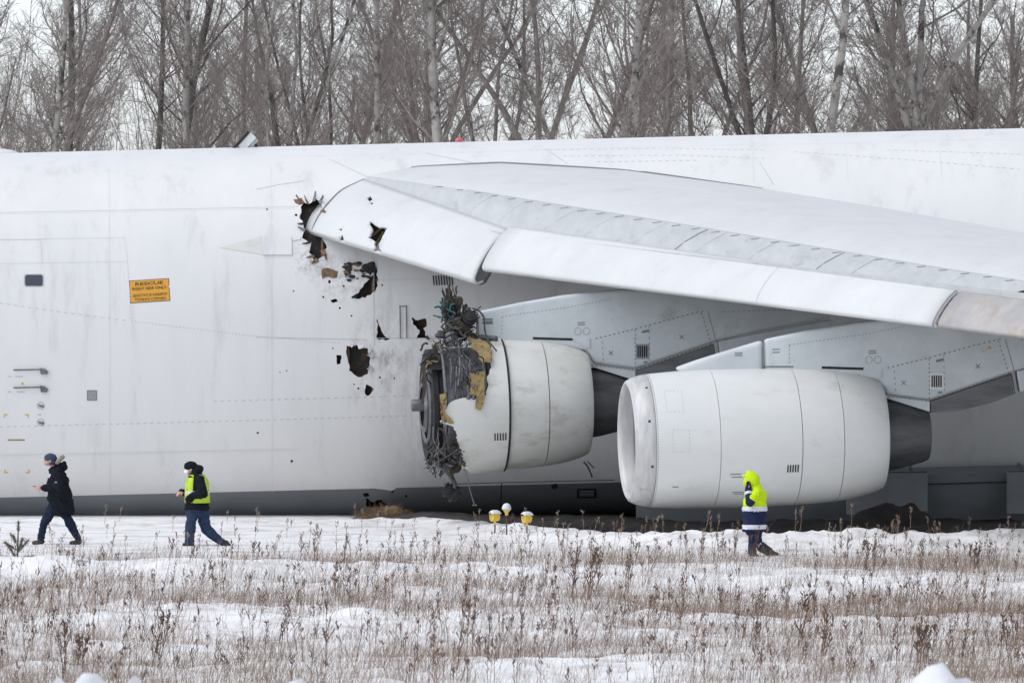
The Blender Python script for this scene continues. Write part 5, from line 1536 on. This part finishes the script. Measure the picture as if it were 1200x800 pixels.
# branching weeds, bodies joined
def weed_segments(base, h, r, bushy=1.0, heads=True):
    """stem, side shoots and seed heads of one dead weed"""
    P0, P1, R0, R1 = [], [], [], []
    lean = Vector((r.gauss(.06, .10), r.gauss(0, .08), 1))
    p = Vector(base); n = 4; rad = r.uniform(.0035, .006)
    nodes = [p]
    for i in range(n):
        q = p + (lean + Vector((r.gauss(0, .06), r.gauss(0, .06), 0))) * (h / n)
        P0.append(p); P1.append(q); R0.append(rad * (1 - .18 * i)); R1.append(rad * (1 - .18 * (i + 1))); p = q; nodes.append(p)
    for i in range(int(r.uniform(5, 11) * bushy)):
        t = r.uniform(.25, 1); k = min(int(t * n), n - 1); b_ = nodes[k].lerp(nodes[k + 1], t * n - k)
        a = r.uniform(0, 6.283); L = h * r.uniform(.10, .26) * (1.25 - t * .7)
        d = Vector((math.cos(a) * .55, math.sin(a) * .55, .9)).normalized() * L
        P0.append(b_); P1.append(b_ + d); R0.append(rad * .55); R1.append(rad * .3)
        if heads:
            e = b_ + d; s = r.uniform(.5, 1.3)
            P0.append(e - d.normalized() * .035 * s); P1.append(e + d.normalized() * .02 * s); R0.append(.003); R1.append(.0065 * s)
    if heads:
        for i in range(7):
            e = nodes[-1].lerp(nodes[-2], r.uniform(-.05, .9)) + Vector((r.gauss(0, .014), r.gauss(0, .014), 0))
            P0.append(e); P1.append(e + Vector((r.gauss(0, .012), r.gauss(0, .012), r.uniform(.02, .05)))); R0.append(.0075); R1.append(.003)
    return P0, P1, R0, R1
NW = 1200
xy, g = scatter(NW, -13, 13, -69, -20, 9)
r = random.Random(12)
A = [[], [], [], []]
hz = zg(xy[:, 0], xy[:, 1])
for i in range(NW):
    s = weed_segments((xy[i, 0], xy[i, 1], hz[i] - .02), r.uniform(.28, .66) * (1.15 if r.random() < .15 else 1), r, .8)
    for k in range(4): A[k] += s[k]
V, F = seg_arrays(A[0], A[1], A[2], A[3])
tag(link("dead_weeds", np_mesh("dead_weeds", V, F, [M['weed']])), kind="stuff")
# sparse thin stalks on the clean snow nearer the aircraft
r = random.Random(15); A = [[], [], [], []]
for i in range(150):
    x = r.uniform(-12, 13); yc_ = float(crest_line(x)); y = r.uniform(-25, max(yc_ - .3, -24))
    s = weed_segments((x, y, float(zg(x, y)) - .02), r.uniform(.15, .5), r, .6)
    for k in range(4): A[k] += s[k]
for i in range(70):
    x = r.uniform(-1, 13); yc_ = float(crest_line(x)); y = yc_ + r.uniform(.6, 2.5)
    s = weed_segments((x, y, float(zg(x, y)) + .05), r.uniform(.12, .42), r, .9)
    for k in range(4): A[k] += s[k]
V, F = seg_arrays(A[0], A[1], A[2], A[3])
tag(link("sparse_stalks", np_mesh("sparse_stalks", V, F, [M['grass']])), kind="stuff")
# weeds tall enough to tell apart
def weed_thing(px, py, Y, h, bushy, mat, label, lean=0.0, n=1):
    g_ = P(px, py, Y); z = float(zg(g_.x, Y)); r = random.Random(int(px * 7 + py))
    t = thing("dry_weed", (g_.x, Y, z), label, "weed", "tall dead weeds standing above the snow")
    A = [[], [], [], []]
    for i in range(n):
        A = [[], [], [], []]
        s = weed_segments((g_.x + r.gauss(0, .10) * (n > 1), Y + r.gauss(0, .1) * (n > 1), z - .03), h * r.uniform(.75, 1.05), r, bushy)
        for k in range(4): A[k] += s[k]
        A[0] = [p + Vector(((p.z - z) * lean, 0, 0)) for p in A[0]]; A[1] = [p + Vector(((p.z - z) * lean, 0, 0)) for p in A[1]]
        link("stem", np_mesh("stem", *seg_arrays(A[0], A[1], np.array(A[2]) * 1.6, np.array(A[3]) * 1.5), [mat]), t)
    return t
def yflat(py): return CAM_H * FPX / (py - HORIZON) - CAM_D
for px, py, h, bu, n, ln, lab in [
    (181, 731, .62, .8, 1, .02, "tall red-brown dead weed standing alone on the white snow left of centre"),
    (180, 775, .75, 1.6, 3, .0, "clump of dark brown weeds in front of the lone red-brown stalk"),
    (70, 792, .80, 1.4, 2, -.05, "upright dark weed at the lower left corner of the field"),
    (98, 780, .55, 1.8, 3, .03, "bushy dark weed clump at the left, right of the upright corner weed"),
    (366, 770, .95, 1.5, 2, .0, "tall dark seed-headed weed left of centre near the bottom"),
    (670, 700, .85, 1.7, 6, .03, "big red-brown twiggy bush in the field below the runway lamps"),
    (692, 704, .75, 1.4, 4, .08, "slanting red-brown twigs just right of the big twiggy bush"),
    (822, 710, .68, .5, 1, -.28, "bare dark twig leaning left below the fluorescent worker"),
    (930, 765, .95, 1.8, 3, .0, "dark bushy weed clump below the worker's feet, near the bottom"),
    (965, 770, .70, 1.6, 3, .03, "short dark weed clump beside the bushy clump near the bottom"),
    (1068, 775, .62, 2.2, 5, .0, "round purplish weed tuft low in the field on the right"),
    (1010, 668, .55, 1.5, 4, .06, "grey twiggy weed on the clean snow right of the worker"),
    (1143, 668, .60, 1.4, 4, .05, "grey feathery weed on the snow below the right gear door"),
    (1178, 782, .75, 1.2, 2, .0, "dark upright stalk at the lower right edge"),
    (303, 664, .62, 1.0, 2, .0, "thin tall weed right of the walker in the lime vest"),
    (545, 766, .85, 1.6, 3, .02, "brown weed clump in the middle near the bottom")]:
    weed_thing(px, py, yflat(py), h, bu, M['weed'], lab, ln, n)

# young pine at the left edge
t0 = P(20, 668, -30); zz = float(zg(t0.x, -30))
pine = thing("pine_sapling", (t0.x, -30, zz), "small scruffy pine sapling at the left edge of the field beside the parka walker", "tree")
A = [[], [], [], []]; r = random.Random(4); Bk = [[], [], [], []]
tr = [Vector((t0.x, -30, zz - .05)), P(20.5, 645, -30), P(21, 628, -30), P(21.5, 613, -30)]
MB().tube(tr, [.022, .018, .014, .008], 6).build("trunk", M['bark_dark'], pine)
brs = [(tr[2].lerp(tr[3], .0), tr[3], 1.0)]
for (sx, sy, ex, ey) in ((20.5, 645, 6, 636), (20.5, 648, 32, 634), (20, 656, 10, 640), (20.5, 655, 38, 652), (20, 650, 26, 632), (20.5, 640, 15, 628), (20, 660, 2, 652)):
    for k in (-.12, .14): brs.append((P(sx, sy, -30), P(ex, ey, -30 + k * 1.5), .8))
for a_, b_, q in brs:
    Bk[0].append(a_); Bk[1].append(b_); Bk[2].append(.008); Bk[3].append(.004)
    ax = (b_ - a_); L = ax.length
    for i in range(int(110 * q)):
        s = a_ + ax * r.uniform(.25, 1.02)
        d = (ax.normalized() * 1.1 + Vector((r.gauss(0, .6), r.gauss(0, .6), r.gauss(.15, .5)))).normalized() * r.uniform(.04, .085)
        A[0].append(s); A[1].append(s + d); A[2].append(.0035); A[3].append(.0012)
cr = link("crown", np_mesh("crown", *seg_arrays(A[0], A[1], A[2], A[3]), [M['needle']]), pine)
link("branch", np_mesh("branch", *seg_arrays(Bk[0], Bk[1], Bk[2], Bk[3], 5), [M['bark_dark']]), pine)

# snow bank close to the camera: only its lumpy top reaches into the picture
def bank():
    us = np.linspace(-16, 16, 420); ts = np.linspace(-1, 1, 40)
    U, T = np.meshgrid(us, ts, indexing='ij')
    Y = -110 + T * 4 + .4 * vnoise(U / 2, T * 0, 51)
    top = np.full(us.shape, 2.40)
    for px, py, wpx in ((100, 789, 22), (150, 791, 14), (60, 796, 12), (345, 796, 16), (565, 797.5, 14), (705, 795, 8), (1103, 775, 24), (1080, 791, 14), (1132, 792, 16)):
        c = P(px, py, -110); wv = wpx * (CAM_D - 110) / FPX
        top = np.maximum(top, 2.40 + (c.z - 2.40) * np.exp(-np.abs((us - c.x) / wv) ** 3.0))
    Z = (top[:, None] - .02 + .03 * vnoise(U * 3, T * 4, 52)) * np.clip(1 - np.abs(T) ** 2.2, 0, 1) - .12 * np.abs(T)
    n1, n2 = U.shape; ii = np.arange(n1 * n2).reshape(n1, n2)
    F = np.stack([ii[:-1, :-1], ii[1:, :-1], ii[1:, 1:], ii[:-1, 1:]], -1).reshape(-1, 4)
    o = link("snow_bank", np_mesh("snow_bank", np.stack([U, Y, Z], -1).reshape(-1, 3), F, [M['snowcap']], smooth=True)); tag(o, kind="structure")
bank()

# ------------------------------------------------------------------ the bare wood behind
def rotv(d, ax, a):
    return Matrix.Rotation(a, 3, ax) @ d
def make_tree(seed, kind):
    """kind: 'slender' one stem, 'forked' stem divides into leaning limbs, 'spreading' heavy side limbs. Returns trunk MB and crown arrays."""
    r = random.Random(seed)
    trunk = MB(); A = [[], [], [], []]; big = MB()
    H = r.uniform(17, 21)
    def grow(p, d, L, rad, level, nseg, wob, up):
        pts = [p]; q = p; dd = d
        for i in range(nseg):
            dd = (dd + Vector((r.gauss(0, wob), r.gauss(0, wob), r.gauss(up, wob * .6)))).normalized()
            q = q + dd * (L / nseg); pts.append(q)
        return pts
    def twigs(pts, L, rad, level):
        n = len(pts) - 1
        cnt = {1: int(3 + L * 2.6), 2: int(2 + L * 3.4), 3: int(2 + L * 3.5)}[level]
        for k in range(cnt):
            t = r.uniform(.18, 1.0); i = min(int(t * n), n - 1); b = pts[i].lerp(pts[i + 1], t * n - i)
            d0 = (pts[i + 1] - pts[i]).normalized()
            d = (d0 * r.uniform(.5, 1.1) + Vector((r.gauss(0, .6), r.gauss(0, .6), r.gauss(.18, .42)))).normalized()
            l = L * r.uniform(.22, .5) * (1.15 - .5 * t); rr = rad * .42 * (1.1 - .5 * t)
            if l < .18: l = .18
            ns = 3 if level < 3 else 2
            ps = grow(b, d, l, rr, level + 1, ns, .22, .05)
            rr = max(rr, .0055)
            for j in range(ns):
                A[0].append(ps[j]); A[1].append(ps[j + 1]); A[2].append(max(rr * (1 - .6 * j / ns), .0045)); A[3].append(max(rr * (1 - .6 * (j + 1) / ns), .0035))
            if level < 3: twigs(ps, l, rr, level + 1)
    def limb(p, d, L, rad, ns=7, wob=.12, up=.10, sides=6, taper=.75):
        pts = grow(p, d, L, rad, 1, ns, wob, up)
        n = len(pts)
        big.tube(pts, [max(rad * (1 - taper * i / (n - 1)), .007) for i in range(n)], sides)
        return pts
    def stem(p, d, L, rad, n, wob):
        pts = grow(p, d, L, rad, 0, n, wob, .05)
        trunk.tube(pts, [max(rad * (1 - .72 * (i / n)), .02) for i in range(n + 1)], 9)
        return pts
    R0 = r.uniform(.15, .21)
    stems = []
    if kind == 'slender':
        lean = Vector((r.gauss(0, .05), r.gauss(0, .05), 1)).normalized()
        stems.append((stem(Vector((0, 0, -.3)), lean, H, R0, 14, .035), H, R0, 20))
    elif kind == 'spreading':
        lean = Vector((r.gauss(0, .04), r.gauss(0, .04), 1)).normalized()
        stems.append((stem(Vector((0, 0, -.3)), lean, H, R0 * 1.75, 14, .035), H, R0 * 1.6, 24))
    else:
        h0 = r.uniform(7.5, 9.5)
        base = stem(Vector((0, 0, -.3)), Vector((r.gauss(0, .05), 0, 1)).normalized(), h0, R0 * 1.15, 6, .03)
        a0 = r.uniform(-.3, .3)
        for s in (-1, 1) if r.random() < .6 else (-1, .25, 1.1):
            d = Vector((math.cos(a0) * .30 * s, math.sin(a0) * .3, 1)).normalized()
            stems.append((stem(base[-1] - Vector((0, 0, .25)), d, H - h0, R0 * .56, 9, .07), H - h0, R0 * .6, 13))
    for pts, L, rad, nl in stems:
        n = len(pts) - 1
        for k in range(nl):
            t = r.uniform(.34 if L > 14 else .08, .97); i = min(int(t * n), n - 1); b = pts[i].lerp(pts[i + 1], t * n - i)
            a = r.uniform(0, 6.283); el = r.uniform(.55, 1.35)
            d = Vector((math.cos(a), math.sin(a), el)).normalized()
            l = r.uniform(2.2, 5.2) * (1.25 - .75 * t) * (1.35 if kind == 'spreading' else 1); rr = min(rad * r.uniform(.14, .34) * (1.1 - .6 * t), rad * .4)
            lp = limb(b, d, l, rr)
            twigs(lp, l, rr, 1)
        twigs(pts[n // 2:], L * .4, rad * .3, 1)
    return trunk, big, A
PROTO = {}
TREE_SPEC = [('slender', 11), ('slender', 12), ('slender', 13), ('slender', 14), ('forked', 21), ('forked', 22), ('forked', 23), ('spreading', 31), ('spreading', 32)]
for kind, sd_ in TREE_SPEC:
    tk, big, A = make_tree(sd_, kind)
    bm_t = bpy.data.meshes.new("trunk"); bm_t.from_pydata(tk.v, [], tk.f); bm_t.polygons.foreach_set("use_smooth", [True] * len(bm_t.polygons)); bm_t.materials.append(M['bark'])
    V1 = np.array(big.v); F1 = [f_ for f_ in big.f if len(f_) == 4]
    V2, F2 = seg_arrays(A[0], A[1], A[2], A[3])
    V = np.concatenate([V1, V2]); F = np.concatenate([np.array(F1), F2 + len(V1)])
    mi = np.concatenate([np.zeros(len(F1), np.int32), np.ones(len(F2), np.int32)])
    bm_c = np_mesh("crown", V, F, [M['bark'], M['twig']], mi)
    PROTO.setdefault(kind, []).append((bm_t, bm_c))
def plant_tree(kind, variant, x, y, rz, s, bark, label, group, lean=0.0):
    tm_, cm_ = PROTO[kind][variant % len(PROTO[kind])]
    t = bpy.data.objects.new({"slender": "birch_tree", "forked": "forked_tree", "spreading": "poplar_tree"}[kind], None); COL.objects.link(t)
    t.location = (x, y, float(zg(x, y)) - .05); t.rotation_euler = (0, lean, rz); t.scale = (s, s, s)
    if lean: t.rotation_mode = 'ZYX'; t.rotation_euler = (0, lean, rz)
    tag(t, label, "tree", group)
    for nm, me in (("trunk", tm_), ("crown", cm_)):
        o = bpy.data.objects.new(nm, me); COL.objects.link(o); o.parent = t
        if nm == 'trunk' or bark is not M['bark_pale']: o.material_slots[0].link = 'OBJECT'; o.material_slots[0].material = bark
    return t
def tx(px, Y): return (px - 600) * (Y + CAM_D) / FPX
GRP = "front row of the bare wood"
FRONT = [  # pixel column of the trunk, depth, kind, variant, bark, size, lean, label
    (14, 76, 'slender', 0, 'bark_pale', 1.1, .02, "pale mottled birch at the far left edge above the aircraft"),
    (52, 84, 'slender', 1, 'bark', .95, .16, "thin grey tree leaning right, second from the left edge"),
    (76, 92, 'slender', 2, 'bark_dark', 1.15, 0, "dark straight tree between the leaning grey tree and the slanting pale birch"),
    (106, 74, 'slender', 3, 'bark_pale', 1.0, .13, "pale birch slanting right, left of the two dark stems over the forward fuselage"),
    (152, 88, 'slender', 0, 'bark_dark', 1.0, -.02, "dark slim tree standing right of the slanting pale birch"),
    (190, 80, 'slender', 1, 'bark_dark', 1.15, .0, "straight dark tree above the orange rescue sign"),
    (224, 76, 'slender', 2, 'bark_pale', 1.05, .01, "pale speckled birch just right of the straight dark tree over the rescue sign"),
    (268, 90, 'slender', 3, 'bark', 1.0, -.03, "grey tree rising behind the raised roof hatch"),
    (312, 96, 'slender', 0, 'bark', 1.0, .06, "grey tree just right of the raised roof hatch"),
    (340, 84, 'forked', 0, 'bark_dark', 1.0, 0, "dark forked tree left of the pale forked one above the torn wing root"),
    (353, 75, 'forked', 1, 'bark_pale', 1.0, .04, "pale forked tree above the torn wing root"),
    (398, 92, 'slender', 1, 'bark', 1.0, .05, "slim grey tree above the inner end of the wing"),
    (437, 79, 'slender', 2, 'bark_pale', 1.05, 0, "pale straight birch above the first slat"),
    (470, 94, 'forked', 2, 'bark', 1.0, 0, "grey forked tree between two pale birches above the slats"),
    (497, 86, 'forked', 0, 'bark', 1.05, -.03, "grey tree with wide fork left of the pink beacon"),
    (557, 72, 'slender', 3, 'bark_pale', 1.3, 0, "stout pale birch just right of the pink beacon"),
    (570, 82, 'forked', 1, 'bark', 1.0, .08, "dark-limbed forked tree behind the stout birch by the beacon"),
    (606, 78, 'slender', 0, 'bark_pale', .95, -.42, "pale trunk leaning steeply left, right of the beacon"),
    (667, 74, 'forked', 2, 'bark', 1.0, -.04, "big V-shaped forked tree over the middle of the fuselage"),
    (684, 86, 'slender', 1, 'bark', 1.0, .12, "slender tree leaning right beside the V-shaped fork"),
    (744, 70, 'spreading', 0, 'bark_pale', 1.05, 0, "thickest pale poplar, above the fuselage right of the V-shaped fork"),
    (766, 82, 'slender', 2, 'bark', 1.0, .04, "grey tree close beside the thickest poplar on its right"),
    (818, 84, 'forked', 0, 'bark', 1.0, 0, "grey forked tree between the thickest poplar and the curved dark tree"),
    (862, 76, 'forked', 1, 'bark_dark', 1.15, -.05, "dark curved tree with two limbs above the outboard engine"),
    (895, 88, 'slender', 3, 'bark', 1.0, 0, "slim grey stem between the curved dark tree and a pale birch"),
    (938, 73, 'slender', 0, 'bark_pale', 1.25, .02, "tall pale birch with dark patches, above the right end of the outboard engine"),
    (985, 92, 'slender', 1, 'bark', 1.0, -.12, "grey tree leaning left beside the patched pale birch"),
    (1030, 76, 'forked', 2, 'bark_pale', 1.15, .02, "pale tree forking low, second big tree from the right group"),
    (1047, 82, 'spreading', 1, 'bark', .9, .0, "grey spreading tree just right of the low-forking pale tree"),
    (1084, 75, 'slender', 2, 'bark_pale', 1.1, -.16, "pale birch leaning left over the right part of the fuselage"),
    (1104, 86, 'slender', 3, 'bark_dark', 1.0, 0, "dark straight tree right of the left-leaning pale birch"),
    (1140, 92, 'forked', 0, 'bark', 1.0, .05, "grey forked tree near the right edge, before the last birch"),
    (1178, 80, 'spreading', 0, 'bark', .8, .08, "grey branching tree next to the right edge"),
    (1195, 74, 'slender', 1, 'bark_pale', 1.1, 0, "pale birch cut by the right edge of the view")]
r = random.Random(77)
for px, Y, kind, v, bark, s, lean, lab in FRONT:
    # the lean pivots at the foot: shift the foot so the trunk crosses the column at roof height
    x = tx(px, Y) - math.tan(lean) * 10.5
    plant_tree(kind, v, x, Y, r.choice([0.0, 3.1416]) + r.uniform(-.35, .35), s, M[bark], lab, GRP, lean)
g = random.Random(99)
for i in range(24):
    Y = g.uniform(95, 165)
    x = g.uniform(-27, 27) * (Y + CAM_D) / 250
    if 3 < x < 13 and g.random() < .35: continue
    kind = g.choice(['slender', 'slender', 'forked', 'spreading'])
    plant_tree(kind, g.randrange(4), x, Y, g.uniform(0, 6.28), g.uniform(.75, 1.05), M[g.choice(['bark', 'bark', 'bark_dark'])], "slim bare tree in the hazy rows behind the front trunks", "back rows of the bare wood", g.gauss(0, .05))
for i in range(16):   # wings of the wood beyond the frame edges
    Y = g.uniform(75, 120); x = g.choice([-1, 1]) * g.uniform(22, 34)
    plant_tree(g.choice(['slender', 'forked']), g.randrange(4), x, Y, g.uniform(0, 6.28), g.uniform(.85, 1.05), M['bark'], "slim bare tree in the hazy rows behind the front trunks", "back rows of the bare wood", g.gauss(0, .05))
# saplings and brush between the trunks, reading as one mass
r = random.Random(8); A = [[], [], [], []]
NB = 1050
for i in range(NB):
    Y = r.uniform(98, 150); px = r.uniform(-150, 1350)
    dens = np.interp(px, [-150, 0, 380, 520, 640, 760, 950, 1060, 1350], [1, 1, .9, .42, .18, .28, .34, .7, .9])
    if r.random() > dens: continue
    x = tx(px, Y); h = r.uniform(8, 17) * (.85 if dens < .6 else 1)
    p = Vector((x, Y, r.uniform(3.5, 6.5))); d = Vector((r.gauss(0, .14), r.gauss(0, .1), 1)).normalized(); n = 5; rad = r.uniform(.018, .045)
    L = h - p.z
    pts = [p]
    for k in range(n):
        d = (d + Vector((r.gauss(0, .10), r.gauss(0, .08), .05))).normalized(); pts.append(pts[-1] + d * L / n)
        A[0].append(pts[-2]); A[1].append(pts[-1]); A[2].append(max(rad * (1 - .8 * k / n), .008)); A[3].append(max(rad * (1 - .8 * (k + 1) / n), .006))
    for k in range(int(L * 3.0)):
        t = r.uniform(.05, 1); j = min(int(t * n), n - 1); b = pts[j].lerp(pts[j + 1], t * n - j)
        a = r.uniform(0, 6.28); l = r.uniform(.5, 1.6) * (1.2 - .6 * t)
        d1 = Vector((math.cos(a), math.sin(a) * .7, r.uniform(.3, 1.6))).normalized(); m_ = b + d1 * l * .5; e = m_ + (d1 + Vector((r.gauss(0, .3), 0, .35))).normalized() * l * .5
        A[0] += [b, m_]; A[1] += [m_, e]; A[2] += [.009, .007]; A[3] += [.007, .005]
        for q in range(2):
            s0 = b.lerp(e, r.uniform(.3, .9)); A[0].append(s0); A[1].append(s0 + (d1 + Vector((r.gauss(0, .8), r.gauss(0, .5), r.gauss(.2, .5)))).normalized() * l * .4); A[2].append(.006); A[3].append(.004)
V, F = seg_arrays(A[0], A[1], A[2], A[3])
tag(link("brushwood", np_mesh("brushwood", V, F, [M['twig']])), kind="stuff")
